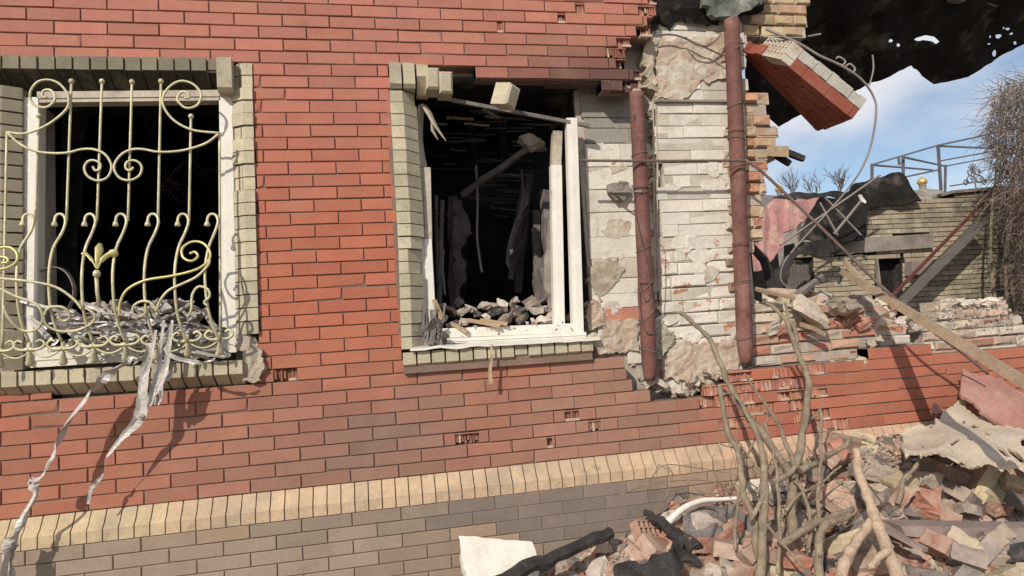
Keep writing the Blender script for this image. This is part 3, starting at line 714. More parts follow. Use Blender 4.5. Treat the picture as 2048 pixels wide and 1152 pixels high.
rb = sheet([(1095, 470), (1108, 400), (1110, 600), (1100, 625), (1090, 560)], lambda a, b: .35, 4, .02, wr=.02, ws=9, seed=52, jag=4)
rb.build('crumbling_reveal_edge', 'concrete', rm)
# curtain-like sheet and debris deeper in window one
rb = sheet([(128, 215), (165, 215), (160, 420), (150, 600), (110, 600), (120, 400)], lambda a, b: .9, 8, .01, wr=.05, ws=6, seed=60); rb.build('burnt_curtain', 'charwood', rm)
rb = MB()
for i in range(10):
    pts = [at(340+R.uniform(-40, 80), 270+R.uniform(-30, 90), .9+R.uniform(0, .6))]
    for k in range(4): pts.append(pts[-1]+Vector((R.uniform(-.12, .12), R.uniform(-.1, .1), R.uniform(-.12, .05))))
    rb.tube(smooth_path(pts), .003, 4)
rb.build('thin_wires', 'wire', rm)
# steel angle across the opening
mb = MB(); A = at(900, 195, .05); B = at(1182, 248, .05); A0 = at(905, 197, .05)
for dy, h in ((0, .006),):
    mb.hexa([A+V(0, 0, -h), A+V(0, .06, -h), B+V(0, .06, -h), B+V(0, 0, -h), A, A+V(0, .06, 0), B+V(0, .06, 0), B], (1, 1, 1))
mb.hexa([A+V(0, 0, -.022), A+V(0, .005, -.022), B+V(0, .005, -.022), B+V(0, 0, -.022), A+V(0, 0, -.0065), A+V(0, .005, -.0065), B+V(0, .005, -.0065), B+V(0, 0, -.0065)])
mb.build('lintel_angle', 'ash', house)

# ================================================================== drainpipes with ties
def pipe(a, b, Y, r, ties):
    A = at(*a, Y); B = at(*b, Y); mb = MB(); n = 14
    n = 40; rr = [r*(1+.05*nf((i*.35, r*50, 0), 1)) for i in range(n)]+[r*.8, r*.62]
    pts = [A.lerp(B, i/(n-1)*.95) for i in range(n)]+[A.lerp(B, .98), A.lerp(B, 1.0)]
    mb.tube(pts, rr, 20)
    for t in (.33, .66): c = A.lerp(B, t); mb.tube([c-(B-A).normalized()*.004, c+(B-A).normalized()*.03], r*1.04, 20)
    o = mb.build('drainpipe', 'pipe', house, smooth=False)
    for p in o.data.polygons: p.use_smooth = len(p.vertices) == 4
    for t, sl in ties:
        c = A.lerp(B, t); w = MB(); pts = [c+Vector((cos(q/12*2*pi)*(r+.004), sin(q/12*2*pi)*(r+.004), sl*cos(q/12*2*pi)*.03)) for q in range(13)]
        w.tube(pts, .0035, 6); w.build('wire_tie', 'wire', o)
    return o
p1 = tag(pipe((1273, 186), (1300, 762), .0, .046, [(.22, .3), (.36, .5), (.55, .8), (.68, 1.5), (.78, 1.5), (.9, -.6)]), 'brown drainpipe next to the burnt open window')
p2 = tag(pipe((1463, 40), (1491, 726), .03, .049, [(.26, .4), (.36, -.4), (.44, .5), (.66, .2), (.77, .1), (.775, .3), (.93, .4)]), 'brown drainpipe at the torn right edge of the wall')
mb = MB()
mb.tube(smooth_path([at(1268, 420, -.06), at(1280, 470, -.07), at(1296, 540, -.06), at(1300, 590, -.05), at(1290, 600, -.06), at(1276, 560, -.06)]), .0035, 6)
mb.tube(smooth_path([at(1276, 575, -.06), at(1278, 620, -.06), at(1290, 660, -.06), at(1304, 668, -.05), at(1310, 655, .0)]), .0035, 6)
mb.tube(smooth_path([at(1290, 430, -.05), at(1316, 470, .0), at(1322, 600, .05), at(1312, 620, .05)]), .003, 6)
mb.tube(smooth_path([at(1480, 90, -.04), at(1450, 110, .04), at(1400, 90, .05), at(1350, 70, .05), at(1300, 72, .05)]), .006, 6)
mb.tube(smooth_path([at(1370, 74, .03), at(1390, 88, .02), at(1415, 92, .02), at(1432, 80, .02), at(1442, 68, .02)]), .006, 6)
mb.build('loose_wire', 'wire', house)
# gas rod with bracket
mb = MB()
mb.tube([at(1160, 321, -.06), at(1292, 322, -.065), at(1495, 321, -.07)], .0085, 8)
mb.build('steel_rod', 'wire', house)
mb = MB(); mb.tube([at(1225, 384, .12), at(1284, 383, -.06)], .007, 6)
mb.tube([at(1264, 370, -.03), at(1268, 398, -.03)], .006, 6); mb.build('bracket', 'greywire', house)
mb = sheet([(1216, 372), (1232, 360), (1256, 366), (1262, 380), (1252, 400), (1230, 400), (1218, 388)], lambda a, b: .12+.0015*abs(a-1238), 4, .05, wr=.02, ws=12, seed=70, jag=3); mb.build('bracket_plaster', 'concrete', house)

# ================================================================== window grille
grille = bpy.data.objects.new('window_grille', None); COL.objects.link(grille); grille.parent = house
grille['label'] = 'pale gold wrought iron grille with scrolls bulging from the left window'
def gy(py):   # how far the bulging grille stands out at each height
    return interp([(160, -.09), (430, -.10), (470, -.13), (540, -.22), (620, -.22), (690, -.15), (740, -.11)], py)
def gp(pts, dy=0.0): return [at(x, y, gy(y)+dy) for x, y in pts]
def z1(pts): return [(x/3.2, 80+y/3.2) for x, y in pts]
def z2(pts): return [(x/2.743, 400+y/2.743) for x, y in pts]
def iron(name, pts, r=.0062, dy=0.0, m='gold', k=4, tip=None):
    mb = MB(); P = smooth_path(gp(pts, dy), k)
    mb.tube(P, r if tip is None else [lerp(r, tip, i/(len(P)-1)) for i in range(len(P))], 8)
    return mb.build(name, m, grille, smooth=True)
for top, bot, cap in [((14, 264), (5, 700), 0), ((78, 232), (70, 442), 1), ((143, 163), (133, 442), 1), ((204, 163), (194, 442), 1), ((264, 164), (256, 442), 1), ((322, 163), (316, 442), 1), ((382, 233), (378, 442), 1), ((439, 264), (441, 690), 0)]:
    mb = MB(); P = gp([(lerp(top[0], bot[0], i/9), lerp(top[1], bot[1], i/9)) for i in range(10)], 0.004)
    if cap == 0: P = [at(lerp(top[0], bot[0], i/9), lerp(top[1], bot[1], i/9), -.09) for i in range(10)]
    mb.tube(P, .0065, 8)
    if cap: mb.tube([P[0]-V(0, 0, .012), P[0]-V(0, 0, .002), P[0]+V(0, 0, .006), P[0]+V(0, 0, .014)], [.009, .014, .014, .006], 8)
    mb.build('bar', 'gold', grille, smooth=True)
S = [(109, 446), (111, 434), (118, 428), (127, 431), (131, 444), (124, 466), (106, 498), (98, 546), (100, 608), (109, 648), (124, 684)]
for hx, lean, bx in [(67, -36, 62), (131, 0, 124), (191, 6, 184), (253, 3, 249), (317, -2, 311), (377, 3, 372), (436, 12, 437)]:
    pts = []
    for x, y in S:
        d = x-131
        if y > 470 and hx != 131: d = d*.85+lean*.15
        x2 = hx+d+(bx-(hx-7))*max(0, (y-560)/124)
        pts.append((x2, y))
    o = iron('curved_bar', pts, .0070, 0)
    mb = MB(); h = gp([pts[0]])[0]; mb.tube([h+V(0, 0, .008), h, h-V(0, 0, .014), h-V(0, 0, .018)], [.008, .012, .016, .010], 8); mb.build('hook_end', 'gold', grille, smooth=True)
SC = [
 (z1([(45, 590), (150, 600), (250, 570), (340, 520), (420, 450), (440, 400), (430, 340), (380, 280), (310, 255), (240, 270), (195, 330), (200, 390), (240, 425), (300, 430), (345, 395), (350, 350), (320, 320), (280, 325), (270, 360), (300, 370)]), 'gold'),
 (z1([(1405, 595), (1250, 580), (1150, 540), (1080, 480), (1040, 400), (1060, 330), (1110, 280), (1170, 262), (1240, 285), (1285, 340), (1280, 390), (1250, 425), (1190, 435), (1145, 400), (1135, 370), (1160, 335), (1200, 340), (1210, 370), (1180, 370)]), 'gold'),
 (z1([(50, 595), (120, 660), (220, 710), (340, 725), (440, 720), (520, 700), (600, 700), (670, 730), (710, 790), (710, 840), (680, 885), (620, 900), (560, 870), (540, 820), (560, 780), (600, 770), (640, 790), (640, 825), (610, 835), (595, 810)]), 'gold'),
 (z1([(1400, 600), (1320, 660), (1200, 700), (1100, 715), (1000, 715), (920, 700), (850, 700), (780, 730), (735, 790), (735, 840), (770, 885), (830, 898), (890, 870), (908, 820), (890, 785), (850, 770), (810, 785), (805, 820), (830, 835), (855, 815)]), 'gold'),
 (z2([(655, 640), (660, 560), (700, 490), (800, 440), (950, 415), (1080, 380), (1145, 330), (1150, 280), (1110, 235), (1050, 230), (1000, 265), (1005, 315), (1050, 335), (1085, 310), (1070, 285), (1040, 295)]), 'goldbright'),
 (z2([(860, 640), (870, 570), (920, 500), (1000, 460), (1080, 420), (1140, 360), (1150, 330)]), 'gold'),
 (z2([(860, 610), (830, 565), (780, 555), (735, 580), (730, 620), (770, 640), (800, 615), (775, 598)]), 'gold'),
 (z2([(1030, 640), (1050, 600), (1055, 520), (1090, 475), (1140, 490), (1150, 530), (1120, 560), (1140, 580)]), 'gold'),
 (z2([(-60, 425), (0, 430), (150, 445), (300, 475), (400, 540), (450, 600)]), 'gold'),
 (z2([(-60, 460), (0, 485), (90, 530), (200, 570), (235, 650), (200, 710), (120, 715), (50, 650), (20, 580)]), 'gold'),
 (z2([(240, 640), (270, 590), (350, 590), (385, 640), (350, 665), (315, 640)]), 'gold'),
 (z2([(240, 640), (260, 690), (330, 720), (420, 715), (500, 680), (520, 630), (470, 590)]), 'gold'),
 (z2([(-30, 265), (0, 260), (60, 262), (95, 300), (85, 345), (30, 375), (-30, 378)]), 'goldbright'),
 (z2([(-20, 312), (10, 312), (40, 320), (42, 342), (10, 345)]), 'goldbright')]
for pts, m_ in SC: iron('scroll', pts, .0064, -.014, m_)
# tulip in the middle
mb = MB()
def gpt(x, y, d=-.03): return gp(z2([(x, y)]), d)[0]
mb.tube([gpt(545, 590, 0), gpt(533, 500, 0), gpt(530, 425, -.01)], [.009, .009, .010], 8); mb.tube([gpt(530, 425), gpt(530, 412), gpt(531, 398), gpt(532, 385)], [.010, .018, .018, .010], 8)
mb.build('tulip_stem', 'gold', grille, smooth=True)
mb = MB()
mb.tube([gpt(532, 375), gpt(535, 320), gpt(545, 270), gpt(552, 240)], [.006, .013, .022, .010], 8, flat=.4)
mb.tube(smooth_path([gpt(532, 378), gpt(505, 330), gpt(475, 298), gpt(450, 290)]), [.005]*4+[.010]*5+[.016]*3+[.006], 8, flat=.4)
mb.tube(smooth_path([gpt(535, 378), gpt(560, 330), gpt(600, 298), gpt(648, 288)]), [.005]*4+[.012]*5+[.020]*3+[.006], 8, flat=.4)
mb.build('tulip_petals', 'goldbright', grille, smooth=True)
for bx, by in [(0, 700), (60, 697), (126, 695), (188, 690), (251, 687), (313, 686), (375, 680), (439, 676)]:
    mb = MB(); c = at(bx, by, -.14)
    mb.tube([c+V(0, 0, .03), c, c-V(0, 0, .03), c-V(0, 0, .075), c-V(0, 0, .088)], [.010, .009, .010, .022, .012], 8, flat=.35)
    mb.tube([c+V(-.02, -.004, 0), c+V(.02, -.004, 0)], .006, 6)
    for sx in (-1, 1):
        mb.tube(smooth_path([c+V(0, -.006, -.006), c+V(.045*sx, -.006, -.004), c+V(.068*sx, -.006, .018), c+V(.05*sx, -.006, .04), c+V(.03*sx, -.006, .03)]), [.008, .006], 6)
    mb.build('spear_finial', 'gold', grille, smooth=True)
    if bx < 430:
        n_ = at(bx+63, by-3, -.14); mid = (c+n_)/2-V(0, 0, .045)
        mb = MB(); mb.tube(smooth_path([c-V(0, 0, .01), c.lerp(mid, .5)-V(0, 0, .012), mid, n_.lerp(mid, .5)-V(0, 0, .012), n_-V(0, 0, .01)]), .005, 6); mb.build('link_curve', 'gold', grille, smooth=True)

# ================================================================== roof remains over the gap
def ry(a, b): return lerp(.35, 1.9, min(1, max(0, (b+150)/400)))
RH = [(1846, 86, 26, 13), (1788, 79, 4, 3), (1799, 87, 4, 3), (2000, 70, 8, 5), (2012, 52, 3, 3), (2022, 53, 6, 3), (2031, 64, 5, 3), (2036, 84, 3, 4), (1992, 104, 5, 7), (1978, 86, 4, 2), (1980, 72, 3, 3)]
rf = sheet([(1480, -160), (2250, -160), (2200, 10), (2048, 88), (2000, 112), (1935, 150), (1872, 166), (1850, 150), (1828, 130), (1700, 186), (1560, 252), (1490, 200)], lambda a, b: ry(a, b)+.012*sin(a/13), 5, .012, holes=RH, wr=.05, ws=2.2, seed=81, jag=2)
rfo = tag(rf.build('roof_sheeting', 'black', house), 'sagging charred roof sheeting full of shrapnel holes')
for a_ in (((1620, -20), .9, (2200, -60), 1.2, .05), ((1900, -5), .9, (2120, 30), 1.2, .04), ((1700, 60), 1.2, (1990, -20), 1.0, .035)):
    rb = MB(); beam(rb, *a_); rb.build('rafter', 'ash', rfo)
o = sheet([(1828, 78), (1850, 76), (1880, 92), (1866, 104), (1830, 110), (1812, 98)], lambda a, b: ry(a, b)+.12, 5, .01, wr=.03, ws=5, seed=83, jag=3).build('torn_flap', 'ash', rfo)

# ================================================================== loose things hanging / leaning
# hanging chunk of brickwork
def hexpx(mb, pts, col=(1, 1, 1)): mb.hexa([at(a, b, y) for a, b, y in pts], col)
sl = empty('hanging_masonry_slab', at(1600, 180, .1), 'slab of red brickwork with a pale mortar edge hanging beside the second drainpipe', 'masonry slab')
A0 = at(1472, 96, .17); L0 = at(1636, 266, .17); A1 = at(1556, 116, -.12); L1 = at(1706, 238, -.12); TT = at(1586, 80, -.10)-A1
def Q(u, v, w): return A0.lerp(L0, u).lerp(A1.lerp(L1, u), v)+TT*w
def qbox(mb, u0, u1, v0, v1, w0, w1, col=(1, 1, 1)): mb.hexa([Q(u0, v0, w0), Q(u0, v1, w0), Q(u1, v1, w0), Q(u1, v0, w0), Q(u0, v0, w1), Q(u0, v1, w1), Q(u1, v1, w1), Q(u1, v0, w1)], col)
mb = MB(); rowsN = 5; pu = .31
for r_ in range(rowsN):
    u = -(r_ % 2)*pu/2; start = [.0, .03, .0, .14, .14][r_]
    while u < 1:
        a = max(u, start); b = min(u+pu, 1.0-(.03 if r_ == 0 else 0))
        if b-a > .04: qbox(mb, a+.004, b-.004, r_/rowsN+.008, (r_+1)/rowsN-.008, R.uniform(-.01, .01), .5, tuple(Vector((.24, .068, .042))*R.uniform(.85, 1.1)))
        u += pu
mb.build('brick_face', 'facing', sl)
mb = MB(); qbox(mb, .15, .985, .01, .985, .02, .52); qbox(mb, .04, .15, .01, .55, .02, .52); mb.build('brick_joints', 'rust', sl)
mb = MB(); n = 9
for i in range(n):
    a, b = lerp(.16, 1, i/n), lerp(.16, 1, (i+1)/n); qbox(mb, a, b-.004, -.0, 1.0+R.uniform(-.02, .025), .525, 1.0+R.uniform(-.06, .06))
qbox(mb, .16, 1, .0, .992, .525, .9)
mb.build('mortar_bed', 'concretelight', sl)
mb = MB(); nw = 7; nt = 3
for i in range(nw+1): qbox(mb, .02, .15, .42+i*.08, .435+i*.08, .02, .98)
for i in range(nt+1): qbox(mb, .022, .149, .42, .995, .02+i*.31, .06+i*.31)
qbox(mb, .09, .148, .42, .99, .03, .97)
mb.build('hollow_brick_end', 'rendpink', sl)

def single(name, mb, m, label, cat, group=None, smooth=False):
    return tag(mb.build(name, m, smooth=smooth), label, cat, group)
# steel rod dangling, cable
mb = MB(); mb.tube(smooth_path([at(1492, 322, -.08), at(1520, 340, -.1), at(1600, 415, -.15), at(1700, 512, -.2), at(1760, 570, -.25), at(1850, 650, -.3), at(1925, 706, -.3), at(1976, 748, -.32)]), .010, 8)
single('bent_rod', mb, 'wire', 'long rusty rod slanting down across the gap behind the timber', 'rod', smooth=True)
mb = MB(); mb.tube(smooth_path([at(1532, 58, .0), at(1560, 70, -.05), at(1600, 88, -.08), at(1640, 112, -.1), at(1680, 130, -.12), at(1722, 158, -.12), at(1748, 195, -.1), at(1752, 230, -.1), at(1742, 290, -.05), at(1722, 340, 0), at(1690, 385, .1), at(1650, 430, .2), at(1600, 485, .3), at(1568, 525, .35), at(1562, 560, .38), at(1584, 580, .38)]), [.009, .005], 8)
mb.tube(smooth_path([at(1672, 118, -.1), at(1678, 114, -.11), at(1690, 122, -.11), at(1686, 130, -.11), at(1676, 128, -.11)]), .007, 6)
mb.tube(smooth_path([at(1690, 134, -.1), at(1700, 128, -.11), at(1710, 138, -.11), at(1704, 146, -.11), at(1696, 142, -.11)]), .007, 6)
single('drooping_cable', mb, 'greywire', 'thick grey cable looping down from the hanging slab in front of the sky', 'cable', smooth=True)
mb = MB(); mb.tube(smooth_path([at(1745, 110, .3), at(1747, 135, .3), at(1742, 160, .3), at(1738, 170, .3)]), .006, 6); single('short_wire', mb, 'greywire', 'short wire hanging from the charred roof edge', 'wire')
mb = MB(); mb.tube([at(1614, 73, .2), at(1642, 68, .15)], .006, 6); single('wire_stub', mb, 'greywire', 'pale wire stub sticking out of the high brick corner', 'wire')
# timbers poking from the toothed edge
mb = MB(); hexpx(mb, [(1534, 312, .06), (1534, 312, .3), (1578, 314, .3), (1578, 314, .06), (1534, 292, .06), (1534, 292, .3), (1578, 292, .3), (1578, 292, .06)]); single('timber_stub', mb, 'plank', 'pale sawn timber stub poking out of the toothed brick edge', 'timber')
for k, (a, b) in enumerate([((1560, 300), (1608, 318)), ((1552, 310), (1580, 328))]):
    mb = MB(); mb.tube([at(*a, .3), at(*b, .28)], [.03, .026], 4); single('charred_stick', mb, 'charwood', ['long charred stick beside the pale timber stub', 'short charred stick under the pale timber stub'][k], 'stick')
# big leaning plank with splintered end
mb = MB()
def plankpx(mb, pts, w, t, up=V(.35, -.5, .8)):
    pts = [Vector(p) for p in pts]; n = len(pts); vs = []
    for i, p in enumerate(pts):
        tt = (pts[min(i+1, n-1)]-pts[max(i-1, 0)]).normalized(); s = tt.cross(up).normalized(); u = s.cross(tt).normalized(); wi = w[i] if hasattr(w, '__len__') else w
        vs += [p-s*wi/2-u*t/2, p+s*wi/2-u*t/2, p+s*wi/2+u*t/2, p-s*wi/2+u*t/2]
    fs = [(3, 2, 1, 0), tuple(4*(n-1)+k for k in range(4))]
    for i in range(n-1):
        for k in range(4): fs.append((i*4+k, i*4+(k+1) % 4, (i+1)*4+(k+1) % 4, (i+1)*4+k))
    mb.add(vs, fs)
T0 = at(1684, 542, .5); T1 = at(2048, 764, -1.4); TD = T1-T0
plankpx(mb, [T0, T0+TD*.02, T0+TD*.1, T0+TD*.3, T0+TD*.6, T1, T0+TD*1.35], [.02, .06, .095, .095, .088, .082, .08], .045)
plankpx(mb, [T0+V(.03, 0, .09), T0+TD*.05+V(.0, 0, .075), T0+TD*.1+V(0, 0, .055), T0+TD*.16+V(0, 0, .03), T0+TD*.2], [.012, .03, .045, .04, .03], .03)
plankpx(mb, [T0+V(.05, -.02, .06), T0+TD*.06+V(.0, -.03, .05), T0+TD*.12+V(0, -.03, .03)], [.008, .02, .02], .02)
single('splintered_beam', mb, 'plank', 'long pale timber with a splintered forked tip leaning across the low wall', 'timber')
# post-like dark upright behind the rubble
mb = MB(); plankpx(mb, [at(1500, 490, .5), at(1528, 520, .5), at(1552, 590, .45)], .08, .05); single('charred_post', mb, 'charwood', 'short charred post leaning behind the second drainpipe', 'post')
mb = MB(); mb.tube([at(1590, 594, .3), at(1645, 552, .28)], [.032, .022], 6); single('grey_log', mb, 'ash', 'grey stump of timber on top of the brick pile', 'timber')
for k, (a, b, r_) in enumerate([((1512, 578), (1625, 608), .018), ((1600, 648), (1650, 668), .015)]):
    mb = MB(); plankpx(mb, [at(*a, .05), at((a[0]+b[0])/2, (a[1]+b[1])/2-2, .03), at(*b, .02)], .035, .02); single('lath', mb, 'plank', ['pale lath lying over the bricks behind the shrub', 'small lath among the bricks of the low wall'][k], 'lath')

# curled strip and torn film in the left window, hanging streamers
def ribbon(mb, pts, w, t=.002, tw=0.0, seed=0):
    P = smooth_path(pts, 5); n = len(P); vs = []
    for i, p in enumerate(P):
        tt = (P[min(i+1, n-1)]-P[max(i-1, 0)]).normalized(); a = tw*i/n+nf((i*.21, seed, 0), 1)*1.6
        s = Vector((cos(a), sin(a)*.8, .15)); s = (s-tt*s.dot(tt)).normalized(); u = s.cross(tt)
        ww = (interp(w, i/(n-1)) if hasattr(w, '__len__') else w)*(1+.35*nf((i*.5, seed, 3), 1))
        vs += [p-s*ww/2-u*t, p-s*ww*.1+u*ww*.22, p+s*ww/2-u*t, p-s*ww*.1+u*ww*.18-u*t*2]
    fs = []
    for i in range(n-1):
        for k in range(4): fs.append((i*4+k, i*4+(k+1) % 4, (i+1)*4+(k+1) % 4, (i+1)*4+k))
    fs += [(3, 2, 1, 0), tuple(4*(n-1)+k for k in range(4))]
    mb.add(vs, fs)
mb = MB()
P = [(262, 712), (255, 724), (219, 746), (195, 770), (181, 786), (129, 857), (107, 909), (97, 925), (84, 951), (66, 967), (71, 990), (48, 1032), (32, 1071), (19, 1087), (12, 1119), (6, 1165)]
ribbon(mb, [at(x, y, lerp(-.14, -.20, min(1, (y-712)/400))) for x, y in P], [(0, .02), (.15, .05), (.3, .045), (.42, .035), (.5, .012), (.55, .02), (.62, .05), (.66, .02), (.75, .03), (.85, .06), (1, .05)], tw=5, seed=2)
c = at(66, 967, -.18); mb.tube([c+V(-.018, 0, .0), c+V(-.005, 0, .02), c+V(.012, 0, .006), c+V(.0, 0, -.015)], [.008, .016, .014, .006], 6)
ribbon(mb, [at(x, y, -.17) for x, y in [(30, 1085), (20, 1100), (14, 1130), (22, 1160)]], .05, seed=8)
single('torn_streamer', mb, 'foil', 'long pale torn streamer hanging down the wall from the left window', 'film strip')
mb = MB()
ribbon(mb, [at(x, y, -.16) for x, y in [(300, 690), (290, 740), (284, 800), (278, 838), (245, 874), (222, 903), (214, 915)]], [(0, .03), (.3, .05), (.5, .06), (.6, .035), (.8, .018), (1, .006)], seed=12)
c = at(282, 834, -.16); mb.tube([c+V(-.02, 0, 0), c, c+V(.015, 0, .01)], [.008, .02, .01], 6)
ribbon(mb, [at(x, y, -.13) for x, y in [(207, 948), (196, 962), (184, 974), (176, 1008)]], [(0, .006), (.5, .03), (1, .01)], seed=15)
mb.tube([at(214, 915, -.16), at(207, 948, -.13)], .0012, 4)
single('torn_streamer', mb, 'foil', 'shorter knotted torn streamer hanging below the middle of the left window', 'film strip')
mb = MB()
for k, pts in enumerate([[(328, 640), (322, 690), (316, 740), (304, 790), (300, 812)], [(345, 640), (338, 690), (330, 740), (312, 790)], [(312, 660), (300, 720), (285, 760), (280, 800)], [(330, 700), (350, 715), (400, 725), (430, 718)]]):
    ribbon(mb, [at(x, y, -.17-.02*k) for x, y in pts], [(0, .012), (.4, .024), (.8, .034 if k < 2 else .02), (1, .008)], seed=20+k)
sheet([(310, 742), (348, 735), (330, 785), (316, 812), (298, 818), (292, 800)], lambda a, b: -.15-.001*(a-300), 4, .004, wr=.03, ws=12, seed=24, mb=mb, jag=4)
single('film_bundle', mb, 'foil', 'thick crumpled bundle of torn film drooping over the sill of the left window', 'torn film')
mb = MB(); hole = sheet([(250, 560+80), (300, 620), (360, 615), (410, 640), (425, 690), (380, 725), (300, 735), (250, 700)], lambda a, b: .13, 5, .006, wr=.12, ws=9, seed=90, mb=mb, jag=14)
for k in range(34):
    x = R.uniform(130, 430) if k % 3 else R.uniform(260, 430); y = R.uniform(615, 690)
    pts = [(x+R.uniform(-50, 50), y+R.uniform(-25, 25)) for _ in range(4)]
    ribbon(mb, [at(a, b, R.uniform(-.06, .2)) for a, b in pts], R.uniform(.015, .05), seed=30+k)
single('film_heap', mb, 'foildark', 'crumpled heap of torn greyish film filling the right of the left sill', 'torn film')
mb = MB()
ribbon(mb, [at(x, y, .0) for x, y in z2([(-40, 500), (0, 512), (150, 560), (300, 600), (420, 610)])], .02, seed=51)
ribbon(mb, [at(x, y, .02) for x, y in z2([(430, 560), (520, 590), (600, 640), (660, 665)])], .025, seed=52)
ribbon(mb, [at(x, y, .02) for x, y in z2([(600, 560), (680, 600), (740, 640), (800, 665)])], .03, seed=53)
ribbon(mb, [at(x, y, -.1) for x, y in z2([(590, 740), (640, 690), (720, 665), (800, 672)])], .02, seed=54)
for k in range(32):
    x = R.uniform(285, 420) if k < 16 else R.uniform(110, 300); y = R.uniform(630, 712)
    ribbon(mb, [at(x+R.uniform(-60, 60), y+R.uniform(-28, 28), R.uniform(-.13, .02)) for _ in range(4)], R.uniform(.008, .028), seed=130+k)
single('plastic_strips', mb, 'foil', 'pale bent plastic strips lying across the left sill', 'plastic strips')
mb = MB()
P = smooth_path([at(x, y, .06) for x, y in z2([(215, 590), (185, 520), (190, 440), (240, 385), (310, 372), (365, 400), (400, 460), (405, 530), (375, 600)])], 5)
vs = []; n = len(P)
for p in P: vs += [p+V(0, -.02, 0), p+V(0, .02, 0), p+V(.004, .02, .004), p+V(.004, -.02, .004)]
mb.add(vs, [(i*4+k, i*4+(k+1) % 4, (i+1)*4+(k+1) % 4, (i+1)*4+k) for i in range(n-1) for k in range(4)])
single('curled_strip', mb, 'greyplank', 'curled grey strip forming a loop in the lower left of the grilled window', 'strip')
mb = MB(); ribbon(mb, [at(983, 688, -.085), at(983, 710, -.09), at(980, 740, -.09), at(982, 768, -.085)], [(0, .008), (.5, .02), (1, .022)], seed=77); single('hanging_sliver', mb, 'cutwood', 'thin pale sliver hanging from the sill of the burnt window', 'sliver')
mb = MB(); sheet([(860, 640), (880, 636), (890, 660), (896, 690), (880, 696), (845, 694), (840, 676)], lambda a, b: -.02, 4, .006, wr=.05, ws=16, seed=95, mb=mb, jag=8)
for k in range(8):
    x = R.uniform(845, 890); ribbon(mb, [at(x, 640+R.uniform(-40, 10), .03), at(x+R.uniform(-8, 8), 665, .0), at(x+R.uniform(-14, 14), 690, -.05)], .012, seed=60+k)
single('charred_film', mb, 'ash', 'charred crumpled film at the left corner of the burnt sill', 'torn film')

# loose bricks hanging over the burnt window
def loosebrick(px, py, Y, size, rot, m, label, group=None, name='loose_brick', cat='brick', h=False):
    o = place(PROT[m][R.randrange(len(PROT[m]))], name, at(px, py, Y), rot, size, label, cat, group); return o

# ---- rubble prototypes
def chunk(w, d, h, rough, seed, chop=0):
    """brick or lump: subdivided box with worn faces and broken corners, centred on the origin"""
    mb = MB(); n = 4; vs = {}; fs = []; lst = []
    def vid(p):
        k = tuple(round(c, 5) for c in p)
        if k not in vs: vs[k] = len(lst); lst.append(Vector(p))
        return vs[k]
    dims = (w, d, h)
    for ax in range(3):
        for sgn in (-1, 1):
            a, b = (ax+1) % 3, (ax+2) % 3
            for i in range(n):
                for j in range(n):
                    q = []
                    for (ii, jj) in ((i, j), (i+1, j), (i+1, j+1), (i, j+1)):
                        p = [0, 0, 0]; p[ax] = sgn*.5; p[a] = ii/n-.5; p[b] = jj/n-.5; q.append(vid(p))
                    if sgn < 0: q.reverse()
                    fs.append(tuple(q))
    rnd = random.Random(seed); planes = []
    for _ in range(chop):
        nrm = Vector((rnd.choice([-1, 1])*rnd.uniform(.4, 1), rnd.uniform(-1, 1), rnd.uniform(-1, 1))).normalized(); planes.append((nrm, rnd.uniform(.22, .42)))
    out = []
    for p in lst:
        q = Vector((p.x*w, p.y*d, p.z*h))
        for nrm, k in planes:
            s = Vector((q.x/w, q.y/d, q.z/h)); e = s.dot(nrm)-k
            if e > 0: s = s-nrm*e; q = Vector((s.x*w, s.y*d, s.z*h))
        r_ = rough*(.4+.6*(abs(p.x) > .49)+.3*(abs(p.y) > .49))
        q = q+Vector((nf(p, 3, seed), nf(p, 3, seed+11), nf(p, 3, seed+23)))*r_
        out.append(q)
    mb.add(out, fs); return mb
PROT = {}
for key, m_, spec in [('red', 'rb_red', 6), ('dusty', 'rb_dusty', 6), ('grey', 'rb_grey', 5), ('yellow', 'rb_yellow', 4), ('white', 'rb_white', 4), ('dark', 'rb_dark', 4), ('stone', 'rb_stone', 4)]:
    PROT[key] = []
    for i in range(spec):
        lumpy = key in ('stone', 'white') or (key == 'dark' and i % 2)
        if lumpy: mb = chunk(.2, .14, .10, .022, 100+i*7+len(key), chop=5)
        else: mb = chunk([.25, .25, .17, .12, .14, .25][i], .12, .065, [.006, .01, .018, .02, .03, .012][i], 10+i*13+len(key), chop=[0, 0, 1, 1, 2, 0][i])
        off = (0, 0, 0)
        me = bpy.data.meshes.new('rubble_piece'); me.from_pydata([tuple(v) for v in mb.v], [], mb.f); me.materials.append(M[m_]); me.update()
        PROT[key].append(me)
# hollow brick showing its slots
def hollow_mesh():
    mb = MB(); W_, D_, H_ = .25, .12, .065
    nx_, ny_ = 7, 3; tx = .007; cw = (W_-tx*(nx_+1))/nx_; cd = (D_-tx*(ny_+1))/ny_
    for i in range(nx_+1): x0 = -W_/2+i*(cw+tx); mb.box(x0, x0+tx, -D_/2, D_/2, -H_/2, H_/2)
    for j in range(ny_+1):
        y0 = -D_/2+j*(cd+tx)
        for i in range(nx_): x0 = -W_/2+i*(cw+tx)+tx; mb.box(x0, x0+cw, y0, y0+tx, -H_/2+.001, H_/2-.001)
    mb.box(-W_/2+.002, W_/2-.002, -D_/2+.002, D_/2-.002, -H_/2+.002, -H_/2+.02)
    me = bpy.data.meshes.new('hollow_brick'); me.from_pydata([tuple(v) for v in mb.v], [], mb.f); me.materials.append(M['rb_red']); me.update(); return me
HOLLOWM = hollow_mesh()
